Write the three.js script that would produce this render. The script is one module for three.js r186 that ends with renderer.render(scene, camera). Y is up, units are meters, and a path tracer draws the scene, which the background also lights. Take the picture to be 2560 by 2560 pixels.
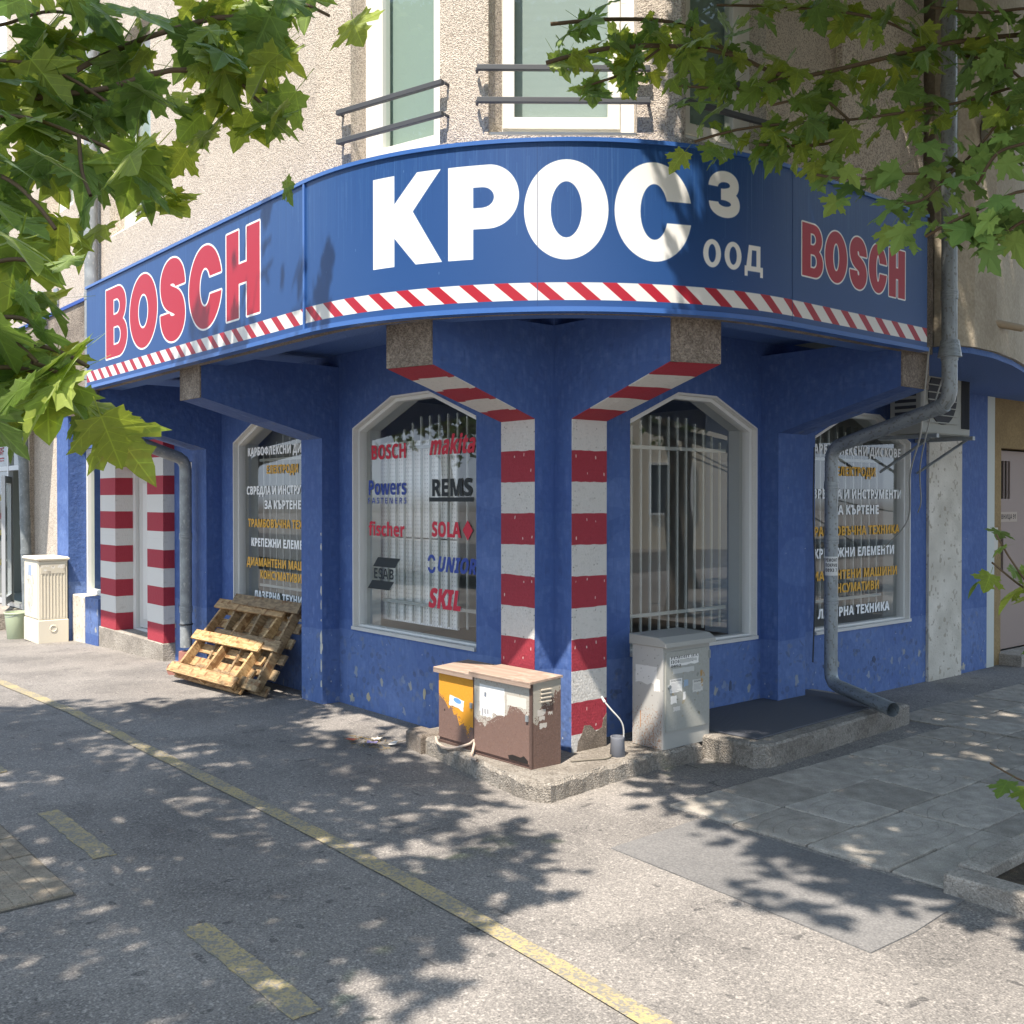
import * as THREE from 'three';
import { RoundedBoxGeometry } from 'three/addons/geometries/RoundedBoxGeometry.js';
import { mergeGeometries } from 'three/addons/utils/BufferGeometryUtils.js';
import { createNoise2D } from 'simplex-noise';

/* ------------------------------------------------------------------ camera, sky, sun, exposure */
// The building's corner is the origin: the left shop front runs along -x and faces +z, the right one runs along -z and faces +x.
const scene = new THREE.Scene();
const EYE = 1.6, TURN = THREE.MathUtils.degToRad(50);
const camera = new THREE.PerspectiveCamera(53.0, 1, 0.05, 600);
camera.position.set(4.601, EYE, 4.193);
camera.lookAt(4.601 - Math.sin(TURN), EYE - 0.0108, 4.193 - Math.cos(TURN));
const SUN = new THREE.Vector3(0.201, 0.889, 0.412).normalize();
{ // hazy summer sky: pale at the horizon, soft blue overhead, thin white cloud
  const W = 512, H = 256, d = new Float32Array(W * H * 4), cloud = createNoise2D(() => 0.37), L = 0.98;
  for (let y = 0; y < H; y++) for (let x = 0; x < W; x++) {
    const up = Math.sin(((y + 0.5) / H - 0.5) * Math.PI), a = (x / W) * Math.PI * 2, e = Math.max(0, up), q = Math.cos(Math.asin(up)) / (0.25 + e), cx = Math.cos(a) * q, cz = Math.sin(a) * q;
    let n = 0, k = 0.5, f = 0.8; for (let o = 0; o < 5; o++) { n += k * cloud(cx * f + 7 * o, cz * f - 3 * o); f *= 2.1; k *= 0.5; }
    const t = Math.pow(e, 0.55), c = Math.max(0, Math.min(1, (n - 0.02) * 1.8)) * Math.min(1, e * 5), i = (y * W + x) * 4;
    const clear = [0.70 - 0.40 * t, 0.79 - 0.28 * t, 0.90 - 0.06 * t];
    for (let m = 0; m < 3; m++) d[i + m] = up < 0 ? [0.30, 0.28, 0.26][m] * L : (clear[m] + ([1.05, 1.03, 1.0][m] - clear[m]) * c * 0.8) * L;
    d[i + 3] = 1;
  }
  const sky = new THREE.DataTexture(d, W, H, THREE.RGBAFormat, THREE.FloatType); sky.mapping = THREE.EquirectangularReflectionMapping; sky.magFilter = THREE.LinearFilter; sky.needsUpdate = true;
  scene.background = sky; scene.environment = sky;
}
const sun = new THREE.DirectionalLight(0xfff5e9, 4.9);
sun.name = 'sun'; sun.position.copy(SUN).multiplyScalar(40); sun.castShadow = true;
sun.shadow.mapSize.set(4096, 4096); sun.shadow.radius = 1.2;
Object.assign(sun.shadow.camera, { left: -16, right: 16, top: 16, bottom: -16, near: 1, far: 90 });
scene.add(sun, sun.target);
const renderer = new THREE.WebGLRenderer({ antialias: true });
renderer.shadowMap.enabled = true;
renderer.toneMapping = THREE.LinearToneMapping;
renderer.toneMappingExposure = 1.95;

/* ------------------------------------------------------------------ helpers */
let seed = 12345;
const rnd = () => { seed = (seed + 0x6d2b79f5) | 0; let t = Math.imul(seed ^ (seed >>> 15), 1 | seed); t = (t + Math.imul(t ^ (t >>> 7), 61 | t)) ^ t; return ((t ^ (t >>> 14)) >>> 0) / 4294967296; };
const rr = (a, b) => a + (b - a) * rnd();
const noise2 = createNoise2D(rnd);
const V = (x, y, z) => new THREE.Vector3(x, y, z);
const lin = (r, g, b) => new THREE.Color().setRGB(r, g, b);
const taken = {};
function numbered(name) { const n = taken[name] = (taken[name] ?? -1) + 1; return n ? name + '_' + String(n).padStart(3, '0') : name; }
function tag(o, label, category, group, kind) { Object.assign(o.userData, { label, category }); if (group) o.userData.group = group; if (kind) o.userData.kind = kind; return o; }
function thing(name, label, category, pos = [0, 0, 0], turn = 0, group) {
  const o = new THREE.Group(); o.name = numbered(name); o.position.set(...pos); o.rotation.y = turn; scene.add(o);
  return tag(o, label, category, group);
}
function part(name, geo, mat, parent, label) {
  const m = new THREE.Mesh(geo, mat); m.name = name; m.castShadow = m.receiveShadow = true; parent.add(m);
  if (label) m.userData.label = label;
  return m;
}
function sub(name, parent) { const g = new THREE.Group(); g.name = name; parent.add(g); return g; }
function solo(name, geo, mat, label, category, group) { const m = part(numbered(name), geo, mat, scene); return tag(m, label, category, group); }
function structure(name, geo, mat, label) { const m = part(numbered(name), geo, mat, scene); m.userData.kind = 'structure'; if (label) m.userData.label = label; return m; }
// uv in metres / tile, taken from the axis each face points along
function triUV(geo, su = 1, sv = su, ou = 0, ov = 0) {
  const g = geo.index ? geo.toNonIndexed() : geo, p = g.attributes.position, uv = new Float32Array(p.count * 2), a = V(), b = V(), c = V();
  for (let i = 0; i < p.count; i += 3) {
    a.fromBufferAttribute(p, i); b.fromBufferAttribute(p, i + 1); c.fromBufferAttribute(p, i + 2);
    const n = b.clone().sub(a).cross(c.clone().sub(a)), nx = Math.abs(n.x), ny = Math.abs(n.y), nz = Math.abs(n.z);
    [a, b, c].forEach((q, k) => {
      const [u, w] = ny > nx && ny > nz ? [q.x, q.z] : nx > nz ? [q.z, q.y] : [q.x, q.y];
      uv[(i + k) * 2] = u / su + ou; uv[(i + k) * 2 + 1] = w / sv + ov;
    });
  }
  g.setAttribute('uv', new THREE.BufferAttribute(uv, 2));
  return g;
}
function box(x0, x1, y0, y1, z0, z1, bevel = 0) {
  const w = x1 - x0, h = y1 - y0, d = z1 - z0;
  const g = bevel ? new RoundedBoxGeometry(w, h, d, 1, bevel) : new THREE.BoxGeometry(w, h, d);
  return g.translate((x0 + x1) / 2, (y0 + y1) / 2, (z0 + z1) / 2);
}
function poly(pts, holes = []) {
  const s = new THREE.Shape(pts.map((p) => new THREE.Vector2(...p)));
  for (const h of holes) s.holes.push(new THREE.Path(h.map((p) => new THREE.Vector2(...p))));
  return s;
}
// a shape in (x, y) given depth from z0 to z1
function slab(pts, z0, z1, holes = [], bevel = 0) {
  const g = new THREE.ExtrudeGeometry(poly(pts, holes), { depth: z1 - z0 - 2 * bevel, bevelEnabled: bevel > 0, bevelSize: bevel, bevelThickness: bevel, bevelOffset: -bevel, bevelSegments: 1, steps: 1, curveSegments: 12 });
  return g.translate(0, 0, z0 + bevel);
}
// a plan polygon (x, z) given height from y0 to y1
function plan(pts, y0, y1, bevel = 0) {
  const g = new THREE.ExtrudeGeometry(poly(pts.map(([x, z]) => [x, -z])), { depth: y1 - y0 - 2 * bevel, bevelEnabled: bevel > 0, bevelSize: bevel, bevelThickness: bevel, bevelOffset: -bevel, bevelSegments: 1, steps: 1 });
  return g.rotateX(-Math.PI / 2).translate(0, y0 + bevel, 0);
}
// the right shop front: (x, y, z) drawn as on the left one, turned so that x runs along -z and z along +x
const toRight = (g) => g.rotateY(Math.PI / 2);
function tube(points, radius, sides = 12, closed = false, tension = 0.0) {
  const path = new THREE.CatmullRomCurve3(points.map((p) => V(...p)), closed, 'catmullrom', tension);
  return new THREE.TubeGeometry(path, Math.max(8, points.length * 8), radius, sides, closed);
}
function straightTube(a, b, r0, r1 = r0, sides = 12) {
  const A = V(...a), B = V(...b), L = A.distanceTo(B), g = new THREE.CylinderGeometry(r1, r0, L, sides, 1);
  g.translate(0, L / 2, 0).applyQuaternion(new THREE.Quaternion().setFromUnitVectors(V(0, 1, 0), B.clone().sub(A).normalize()));
  return g.translate(A.x, A.y, A.z);
}
const merged = (list) => mergeGeometries(list.map((g) => { const n = g.index ? g.toNonIndexed() : g; for (const k of Object.keys(n.attributes)) if (!['position', 'normal', 'uv'].includes(k)) n.deleteAttribute(k); return n; }));

/* ------------------------------------------------------------------ textures */
const hash = (x, y, s) => { let h = Math.imul(x, 374761393) + Math.imul(y, 668265263) + Math.imul(s, 2147483647); h = Math.imul(h ^ (h >>> 13), 1274126177); return ((h ^ (h >>> 16)) >>> 0) / 4294967296; };
function vnoise(x, y, period, s) {   // value noise that repeats every `period`
  const xi = Math.floor(x), yi = Math.floor(y), fx = x - xi, fy = y - yi, m = (v) => ((v % period) + period) % period;
  const u = fx * fx * (3 - 2 * fx), w = fy * fy * (3 - 2 * fy), a = hash(m(xi), m(yi), s), b = hash(m(xi + 1), m(yi), s), c = hash(m(xi), m(yi + 1), s), d = hash(m(xi + 1), m(yi + 1), s);
  return a + (b - a) * u + (c - a) * w + (a - b - c + d) * u * w;
}
function fbm(u, v, cells, octaves, s) { let t = 0, k = 0.5, n = 0; for (let o = 0; o < octaves; o++) { t += k * vnoise(u * cells, v * cells, cells, s + o); n += k; cells *= 2; k *= 0.5; } return t / n; }
function field(size, f) { const a = new Float32Array(size * size); for (let y = 0; y < size; y++) for (let x = 0; x < size; x++) a[y * size + x] = f(x / size, y / size, x, y); return a; }
function dataTex(size, pixel, srgb = true) {
  const d = new Uint8Array(size * size * 4);
  for (let y = 0; y < size; y++) for (let x = 0; x < size; x++) { const c = pixel(x / size, y / size, x, y); for (let k = 0; k < 3; k++) d[(y * size + x) * 4 + k] = Math.max(0, Math.min(255, Array.isArray(c) ? c[k] : c)); d[(y * size + x) * 4 + 3] = 255; }
  const t = new THREE.DataTexture(d, size, size);
  t.wrapS = t.wrapT = THREE.RepeatWrapping; t.magFilter = THREE.LinearFilter; t.minFilter = THREE.LinearMipmapLinearFilter; t.generateMipmaps = true;
  if (srgb) t.colorSpace = THREE.SRGBColorSpace;
  t.needsUpdate = true; return t;
}
function canvasTex(w, h, draw, repeat = false) {
  const c = document.createElement('canvas'); c.width = w; c.height = h; draw(c.getContext('2d'), w, h);
  const t = new THREE.CanvasTexture(c); t.colorSpace = THREE.SRGBColorSpace; t.magFilter = THREE.LinearFilter; t.anisotropy = 8;
  t.wrapS = t.wrapT = repeat ? THREE.RepeatWrapping : THREE.ClampToEdgeWrapping;
  return t;
}
const mix = (a, b, t) => a + (b - a) * t, mix3 = (a, b, t) => [mix(a[0], b[0], t), mix(a[1], b[1], t), mix(a[2], b[2], t)], clamp01 = (v) => Math.max(0, Math.min(1, v)), step = (a, b, v) => { const t = clamp01((v - a) / (b - a)); return t * t * (3 - 2 * t); };
const std = (o) => new THREE.MeshStandardMaterial({ roughness: 0.85, metalness: 0, ...o });

// roughcast: pebbles in mortar, 1.2 m a tile
const castH = field(1024, (u, v) => { const a = Math.abs(fbm(u, v, 110, 2, 3) - 0.5) * 2, b = fbm(u, v, 220, 1, 9); return clamp01(1 - a * 2.1) * 0.65 + b * 0.35; });
const castMap = dataTex(1024, (u, v, x, y) => { const h = castH[y * 1024 + x], g = fbm(u, v, 6, 3, 21); return mix3([158, 146, 132], [216, 204, 188], clamp01(step(0.12, 0.6, h) * 0.9 + (g - 0.5) * 0.3)); });
const castBump = dataTex(1024, (u, v, x, y) => 255 * castH[y * 1024 + x], false);
const fineH = field(512, (u, v) => fbm(u, v, 90, 3, 31));
const fineBump = dataTex(512, (u, v, x, y) => 255 * fineH[y * 512 + x], false);
const roughcast = std({ map: castMap, bumpMap: castBump, bumpScale: 0.005, roughness: 0.95 });
const concreteMap = dataTex(512, (u, v) => { const g = fbm(u, v, 5, 4, 41), f = fbm(u, v, 120, 2, 45), d = fbm(u, v, 40, 2, 46); return mix3([128, 121, 111], [178, 170, 158], clamp01(0.5 + (g - 0.5) * 1.2 + (f - 0.5) * 1.0 - step(0.66, 0.74, d) * 0.5)); });
const concrete = std({ map: concreteMap, bumpMap: fineBump, bumpScale: 0.006, roughness: 0.95 });
const rawConcreteMap = dataTex(512, (u, v) => { const g = fbm(u, v, 8, 4, 51), f = fbm(u, v, 150, 2, 55); return mix3([104, 94, 84], [162, 150, 136], clamp01(0.5 + (g - 0.5) * 1.1 + (f - 0.5) * 1.3)); });
const rawConcrete = std({ map: rawConcreteMap, bumpMap: castBump, bumpScale: 0.006, roughness: 0.95 });
// asphalt with light aggregate, 1.5 m a tile
const asphaltMap = dataTex(2048, (u, v, x, y) => {   // 4 m a tile: aggregate, patches of wear, stains, gum, hair cracks
  const g = fbm(u, v, 7, 3, 61), s = vnoise(u * 900, v * 900, 900, 63), c = vnoise(u * 520, v * 520, 520, 67), t = hash(x, y, 5), w = fbm(u, v, 16, 2, 69), k0 = fbm(u + 0.02 * (w - 0.5), v, 5, 3, 77);
  const stain = step(0.6, 0.7, w) * 0.09, gum = step(0.925, 0.945, vnoise(u * 60, v * 60, 60, 79)) * 0.3, crack = Math.abs(k0 - 0.5) < 0.0012 ? 0.14 : 0;
  const k = 0.5 + (g - 0.5) * 0.32 + (s - 0.5) * 0.5 + (t - 0.5) * 0.22 + step(0.7, 0.86, c) * 0.3 - step(0.76, 0.9, vnoise(u * 410, v * 410, 410, 71)) * 0.2 - stain - gum - crack;
  return mix3([76, 74, 72], [172, 166, 158], clamp01(k));
});
const asphaltBump = dataTex(512, (u, v) => 255 * (0.6 * vnoise(u * 128, v * 128, 128, 73) + 0.4 * fbm(u, v, 200, 1, 75)), false);
const asphalt = std({ map: asphaltMap, roughness: 0.92, vertexColors: true });
const patchMap = dataTex(512, (u, v, x, y) => { const g = fbm(u, v, 5, 4, 81), s = fbm(u, v, 200, 2, 83); return mix3([86, 85, 84], [142, 139, 135], clamp01(0.45 + (g - 0.5) * 0.5 + (s - 0.5) * 0.7 + (hash(x, y, 7) > 0.985 ? 0.3 : 0))); });
const smoothAsphalt = std({ map: patchMap, bumpMap: fineBump, bumpScale: 0.002, roughness: 0.9 });

// blue wall paint: strong blue above a paler dado, with scuffs, chips and drips; 2.8 m a tile, v follows the height
const blueWall = canvasTex(1024, 1024, (c, w, h) => {
  const Y = (m) => h * (1 - m / 2.8);
  c.fillStyle = 'rgb(66,94,150)'; c.fillRect(0, 0, w, h);
  c.fillStyle = 'rgb(86,111,162)'; c.beginPath(); c.moveTo(0, h);
  for (let x = 0; x <= w; x += 16) c.lineTo(x, Y(0.585 + 0.006 * Math.sin(x / 61) + rr(-0.002, 0.002)));
  c.lineTo(w, h); c.fill();
  for (let i = 0; i < 9000; i++) { const g = rnd(); c.fillStyle = g > 0.5 ? 'rgba(150,170,205,0.07)' : 'rgba(40,60,104,0.07)'; c.fillRect(rr(0, w), rr(0, h), rr(2, 14), rr(2, 26)); }
  for (let i = 0; i < 34; i++) { const x = rr(0, w), y = rr(0, h), s = rr(18, 90); c.fillStyle = rnd() > 0.5 ? 'rgba(120,146,196,0.16)' : 'rgba(50,78,138,0.16)'; c.beginPath(); for (let k = 0; k < 12; k++) { const a = k / 12 * 6.283, q = s * rr(0.55, 1); c.lineTo(x + q * 1.5 * Math.cos(a), y + q * Math.sin(a)); } c.fill(); }   // touched-up patches
  for (let i = 0; i < 260; i++) { c.fillStyle = `rgba(${rnd() < 0.6 ? '58,64,80' : '138,134,124'},${rr(0.08, 0.3)})`; const x = rr(0, w), y = rr(Y(0.55), h); c.beginPath(); c.ellipse(x, y, rr(2, 9), rr(3, 14), rr(0, 3), 0, 7); c.fill(); }
  for (let i = 0; i < 26; i++) { c.fillStyle = 'rgba(206,206,200,0.85)'; c.beginPath(); c.ellipse(rr(0, w), rr(0, h), rr(0.7, 2), rr(0.8, 2.6), 0, 0, 7); c.fill(); }
  for (let i = 0; i < 16; i++) { c.fillStyle = `rgba(${rnd() < 0.5 ? '188,178,148' : '150,156,168'},${rr(0.35, 0.8)})`; const x = rr(0, w), y = rr(Y(0.3), Y(0.02)); c.beginPath(); for (let k = 0; k < 9; k++) { const a = k / 9 * 6.283, q = rr(3, 13); c.lineTo(x + q * Math.cos(a), y + q * 1.3 * Math.sin(a)); } c.fill(); }
  for (let i = 0; i < 110; i++) { c.strokeStyle = `rgba(${rnd() < 0.6 ? '34,52,98' : '150,160,180'},${rr(0.1, 0.26)})`; c.lineWidth = rr(0.8, 2); const x = rr(0, w), y = rr(0, h); c.beginPath(); c.moveTo(x, y); c.lineTo(x + rr(-3, 3), y + rr(15, 120)); c.stroke(); }
}, true);
const blue = std({ map: blueWall, bumpMap: fineBump, bumpScale: 0.004, roughness: 0.78 });
const blueUV = (g) => triUV(g, 2.8, 2.8);
const blueSoffit = std({ color: 0x506fa6, bumpMap: fineBump, bumpScale: 0.004, roughness: 0.8 });

// hand-painted red and white bands
function bandTex(edges, firstRed, wide, tall, chips) {   // edges: heights of the band edges, from the top down, as shares of the height
  return canvasTex(wide, tall, (c, w, h) => {
    const bound = (e) => { const pts = []; const t = rr(-0.012, 0.012) * w; for (let x = 0; x <= w; x += w / 8) pts.push([x, e * h + t * (x / w - 0.5) + rr(-1.2, 1.2)]); return pts; };
    const lines = [0, ...edges, 1].map(bound);
    for (let i = 0; i < lines.length - 1; i++) {
      const red = (i % 2 === 0) === firstRed;
      c.fillStyle = red ? 'rgb(160,48,62)' : 'rgb(208,206,200)'; c.beginPath();
      lines[i].forEach((p) => c.lineTo(...p)); [...lines[i + 1]].reverse().forEach((p) => c.lineTo(...p)); c.fill();
      const y0 = lines[i][0][1], y1 = lines[i + 1][0][1];
      if (red && chips) for (let k = 0; k < 4; k++) if (rnd() < 0.8) { c.fillStyle = 'rgba(220,206,196,0.9)'; c.beginPath(); c.ellipse(w * [0.1, 0.42, 0.68, 0.92][k] + rr(-3, 3), mix(y0, y1, rr(0.12, 0.3) + (rnd() < 0.5 ? 0.5 : 0)), rr(1.5, 3), rr(3, 6), rr(-0.3, 0.3), 0, 7); c.fill(); }
      for (let k = 0; k < 60; k++) { c.fillStyle = red ? `rgba(${rnd() < 0.5 ? '120,30,44' : '184,70,84'},0.10)` : `rgba(${rnd() < 0.6 ? '150,146,138' : '228,226,220'},0.13)`; c.fillRect(rr(0, w), rr(y0, y1), rr(2, 14), rr(2, 9)); }
      if (!red && chips) for (let k = 0; k < 20; k++) { c.fillStyle = `rgba(92,88,80,${rr(0.2, 0.6)})`; const x = rnd() < 0.45 ? rr(0, w * 0.15) : rr(w * 0.55, w); c.beginPath(); c.ellipse(x, rr(y0, y1), rr(0.6, 2.4), rr(0.6, 3.2), rr(0, 3), 0, 7); c.fill(); }
    }
  });
}
const columnEdges = [1, 2, 3, 4, 5, 6, 7, 8, 9, 10].map((k) => k * 0.191 / 2.1);
const columnBands = [0, 1].map(() => std({ map: bandTex(columnEdges, false, 160, 1024, true), bumpMap: castBump, bumpScale: 0.003, roughness: 0.8 }));
const braceBands = [0, 1].map(() => std({ map: bandTex([0.2, 0.4, 0.6, 0.8], true, 160, 512, false), bumpMap: fineBump, bumpScale: 0.004, roughness: 0.8 }));
const whitePaint = std({ color: 0xdad8d2, bumpMap: fineBump, bumpScale: 0.002, roughness: 0.7 });
const whiteFrame = std({ color: 0xd9d9d4, roughness: 0.45 });
const aluminium = std({ color: 0xc2c5c6, roughness: 0.4, metalness: 0.35 });
const darkInside = std({ color: 0x8e918c, roughness: 0.9 });
const paleInside = std({ color: 0xc3c7c0, roughness: 0.9 });
const pane = new THREE.MeshPhysicalMaterial({ color: 0xf2f7f4, roughness: 0.0, transmission: 1, thickness: 0, ior: 1.52 });
const shopPane = new THREE.MeshPhysicalMaterial({ color: 0xffffff, roughness: 0.0, transmission: 1, thickness: 0, ior: 1.85 });   // double glazing: two panes' worth of reflection
const zincMap = dataTex(256, (u, v) => { const g = fbm(u, v, 7, 4, 211), d = fbm(u, v, 30, 2, 215); return mix3(mix3([126, 132, 134], [168, 174, 175], g), [104, 100, 92], step(0.66, 0.76, d) * 0.5); });
const zinc = std({ map: zincMap, roughness: 0.45, metalness: 0.3 });
const oldPipeMap = dataTex(256, (u, v) => { const g = fbm(u, v, 8, 4, 91), d = fbm(u, v, 20, 2, 95); return mix3(mix3([120, 124, 125], [172, 177, 178], g), [206, 204, 198], step(0.74, 0.8, d) * 0.45); });
const oldPipe = std({ map: oldPipeMap, roughness: 0.6, metalness: 0.25 });
const steelRail = std({ color: 0x55575a, roughness: 0.6, metalness: 0.4 });
const rubberDark = std({ color: 0x35373b, roughness: 0.8 });

/* ------------------------------------------------------------------ ground and paving */
const groundY = (x) => (x < -3.5 ? (x + 3.5) * 0.028 * Math.min(1, 12 / (-3.5 - x)) : 0);   // the street falls gently to the left
const sloped = (g) => { const p = g.attributes.position; for (let i = 0; i < p.count; i++) p.setY(i, p.getY(i) + groundY(p.getX(i))); g.computeVertexNormals(); return g; };
{ // one sheet to the horizon: a fine grid round the corner, coarse beyond
  const xs = [-140, -60, -30], zs = [-140, -60, -30];
  for (let i = -15; i <= 9.001; i += 0.2) xs.push(i); xs.push(20, 40, 80, 140);
  for (let i = -9; i <= 12.001; i += 0.2) zs.push(i); zs.push(25, 50, 140);
  const pos = [], uv = [], col = [], idx = [];
  for (const z of zs) for (const x of xs) {
    pos.push(x, groundY(x), z); uv.push(x / 4, -z / 4);
    const k = 1 + 0.07 * noise2(x * 0.5, z * 0.5) + 0.05 * noise2(x * 1.7 + 9, z * 1.7) + 0.035 * noise2(x * 4.1, z * 4.1 + 5);
    col.push(0.96 * k, 0.945 * k, 0.93 * k);
  }
  const n = xs.length;
  for (let j = 0; j < zs.length - 1; j++) for (let i = 0; i < n - 1; i++) { const a = j * n + i; idx.push(a, a + n, a + 1, a + 1, a + n, a + n + 1); }
  const g = new THREE.BufferGeometry();
  g.setAttribute('position', new THREE.Float32BufferAttribute(pos, 3)); g.setAttribute('uv', new THREE.Float32BufferAttribute(uv, 2)); g.setAttribute('color', new THREE.Float32BufferAttribute(col, 3));
  g.setIndex(idx); g.computeVertexNormals();
  structure('ground', g, asphalt, 'grey asphalt pavement with pale aggregate');
}
const sheet = (x0, x1, z0, z1, y) => new THREE.PlaneGeometry(x1 - x0, z1 - z0).rotateX(-Math.PI / 2).translate((x0 + x1) / 2, y, (z0 + z1) / 2);
// a plan outline with broken, wavering edges
function ragged(pts, stepLen, amp) {
  const out = [];
  pts.forEach((p, i) => { const q = pts[(i + 1) % pts.length], L = Math.hypot(q[0] - p[0], q[1] - p[1]), n = Math.max(1, Math.round(L / stepLen)); for (let k = 0; k < n; k++) out.push([mix(p[0], q[0], k / n) + rr(-amp, amp), mix(p[1], q[1], k / n) + rr(-amp, amp)]); });
  return out;
}
// worn yellow cycle-lane paint
const yellowMap = dataTex(512, (u, v, x, y) => { const g = fbm(u, v, 10, 3, 101), s = fbm(u, v, 90, 3, 103), t = clamp01(step(0.42, 0.6, s * 0.8 + g * 0.28)); return mix3([128, 123, 113], [188, 166, 108], clamp01(t * 1.1 - 0.12) * (0.3 + 0.5 * g)); });
const yellow = std({ map: yellowMap, bumpMap: asphaltBump, bumpScale: 0.003, roughness: 0.85 });
const drift = (g) => { const p = g.attributes.position; for (let i = 0; i < p.count; i++) { const x = p.getX(i); p.setZ(i, p.getZ(i) + (x > 0 ? 0.016 * x * x : 0) + 0.006 * noise2(x * 1.3, p.getZ(i) > 1.75 ? 4 : 9)); } return g; };   // painted by hand, it wanders
const lane = structure('lane_line', triUV(sloped(drift(new THREE.PlaneGeometry(20.5, 0.09, 82, 1).rotateX(-Math.PI / 2).translate(-3.75, 0.006, 1.7525))), 0.9), yellow, 'solid yellow line worn on the asphalt');
for (const x0 of [-10.21, -8.36, -6.51, -4.66, -2.81, -0.96, 0.89, 2.74, 4.59]) structure('lane_dash', triUV(sloped(plan(ragged([[x0, 2.587], [x0 + 0.87, 2.587], [x0 + 0.87, 2.688], [x0, 2.688]], 0.035, 0.004), 0.002, 0.006)), 0.9, 0.9, rnd(), rnd()), yellow, 'short worn yellow dash on the asphalt');
structure('asphalt_patch', triUV(plan([[1.27, 0.165], [2.63, 0.165], [2.66, 0.62], [2.65, 0.9], [2.0, 0.86], [1.29, 0.82]], -0.05, 0.006), 1.2), smoothAsphalt, 'darker smooth asphalt patch');

{ // square paving slabs with arcs pressed into some of them
  const arcs = canvasTex(256, 256, (c, w) => { c.fillStyle = '#fff'; c.fillRect(0, 0, w, w); c.strokeStyle = '#333'; c.lineWidth = 5; for (const r of [60, 105, 150, 195]) { c.beginPath(); c.arc(20, w / 2, r, -0.85, 0.85); c.stroke(); } });
  arcs.colorSpace = THREE.NoColorSpace;
  const slabMap = dataTex(512, (u, v) => { const g = fbm(u, v, 5, 4, 141), f = fbm(u, v, 120, 2, 145); return mix3([146, 143, 138], [198, 194, 188], clamp01(0.5 + (g - 0.5) * 1.2 + (f - 0.5) * 0.9)); });
  const tones = [[0xf2ece2, false], [0xe4ddd2, true], [0xf6f0e6, true], [0xdad4ca, false]].map(([c, a]) => std({ color: c, map: slabMap, roughness: 0.93, bumpMap: a ? arcs : fineBump, bumpScale: a ? 0.005 : 0.003 }));
  const paving = new THREE.Group(); paving.name = 'pavement'; paving.userData = { kind: 'structure', label: 'grey square slab paving beside the shop step' }; scene.add(paving);
  const geos = [0, 1, 2, 3].map((k) => { const g = new RoundedBoxGeometry(0.409, 0.05, 0.409, 1, 0.006); return triUV(g, 0.41, 0.41, 0.5, 0.5); });
  for (let i = 0; i < 5; i++) for (let j = 0; j < 20; j++) {
    const x = 0.815 + i * 0.417, z = -0.085 - j * 0.42;
    if (x > 2.5 && z < 0.05) continue;
    if (x < 0.95 && z > -2.7) continue;
    const s = part(numbered('paving_slab'), geos[(i + j) % 4], tones[Math.floor(rnd() * 4)], paving);
    s.position.set(x + rr(-0.003, 0.003), -0.013 + rr(-0.004, 0.005), z + rr(-0.003, 0.003)); s.rotation.set(rr(-0.008, 0.008), Math.floor(rnd() * 2) * Math.PI + rr(-0.006, 0.006), rr(-0.008, 0.008));
  }
}
{ // small pavers round the tree on the street side
  const bed = new THREE.Group(); bed.name = 'paver_strip'; bed.userData = { kind: 'structure', label: 'strip of square grey pavers along the asphalt' }; scene.add(bed);
  const tones = [0xe6e0d4, 0xd8d2c8, 0xeee8dc].map((c) => std({ color: c, map: concreteMap, roughness: 0.95, bumpMap: fineBump, bumpScale: 0.004 }));
  const grid = canvasTex(128, 128, (c, w) => { c.fillStyle = '#fff'; c.fillRect(0, 0, w, w); c.fillStyle = '#444'; for (let k = 1; k < 4; k++) { c.fillRect(k * w / 4 - 2, 0, 4, w); c.fillRect(0, k * w / 4 - 2, w, 4); } }); grid.colorSpace = THREE.NoColorSpace; tones.forEach((m) => { m.bumpMap = grid; m.bumpScale = 0.004; });
  const g = triUV(new RoundedBoxGeometry(0.292, 0.05, 0.292, 1, 0.005), 0.292, 0.292, 0.5, 0.5);
  for (let j = 0; j < 3; j++) for (let i = 0; i < 15; i++) {
    const p = part(numbered('paver'), g, tones[Math.floor(rnd() * 3)], bed);
    p.position.set(0.13 - i * 0.298, -0.012 + rr(-0.004, 0.004), 3.035 + j * 0.298); p.rotation.set(rr(-0.012, 0.012), rr(-0.01, 0.01), rr(-0.012, 0.012));
  }
  part('joint_bed', triUV(sheet(-4.3, 0.29, 2.88, 3.78, 0.0035), 0.5), std({ color: 0x6b655a, roughness: 1 }), bed);
}
const kerbConcrete = std({ map: concreteMap, bumpMap: castBump, bumpScale: 0.01, roughness: 0.97 });
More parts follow.
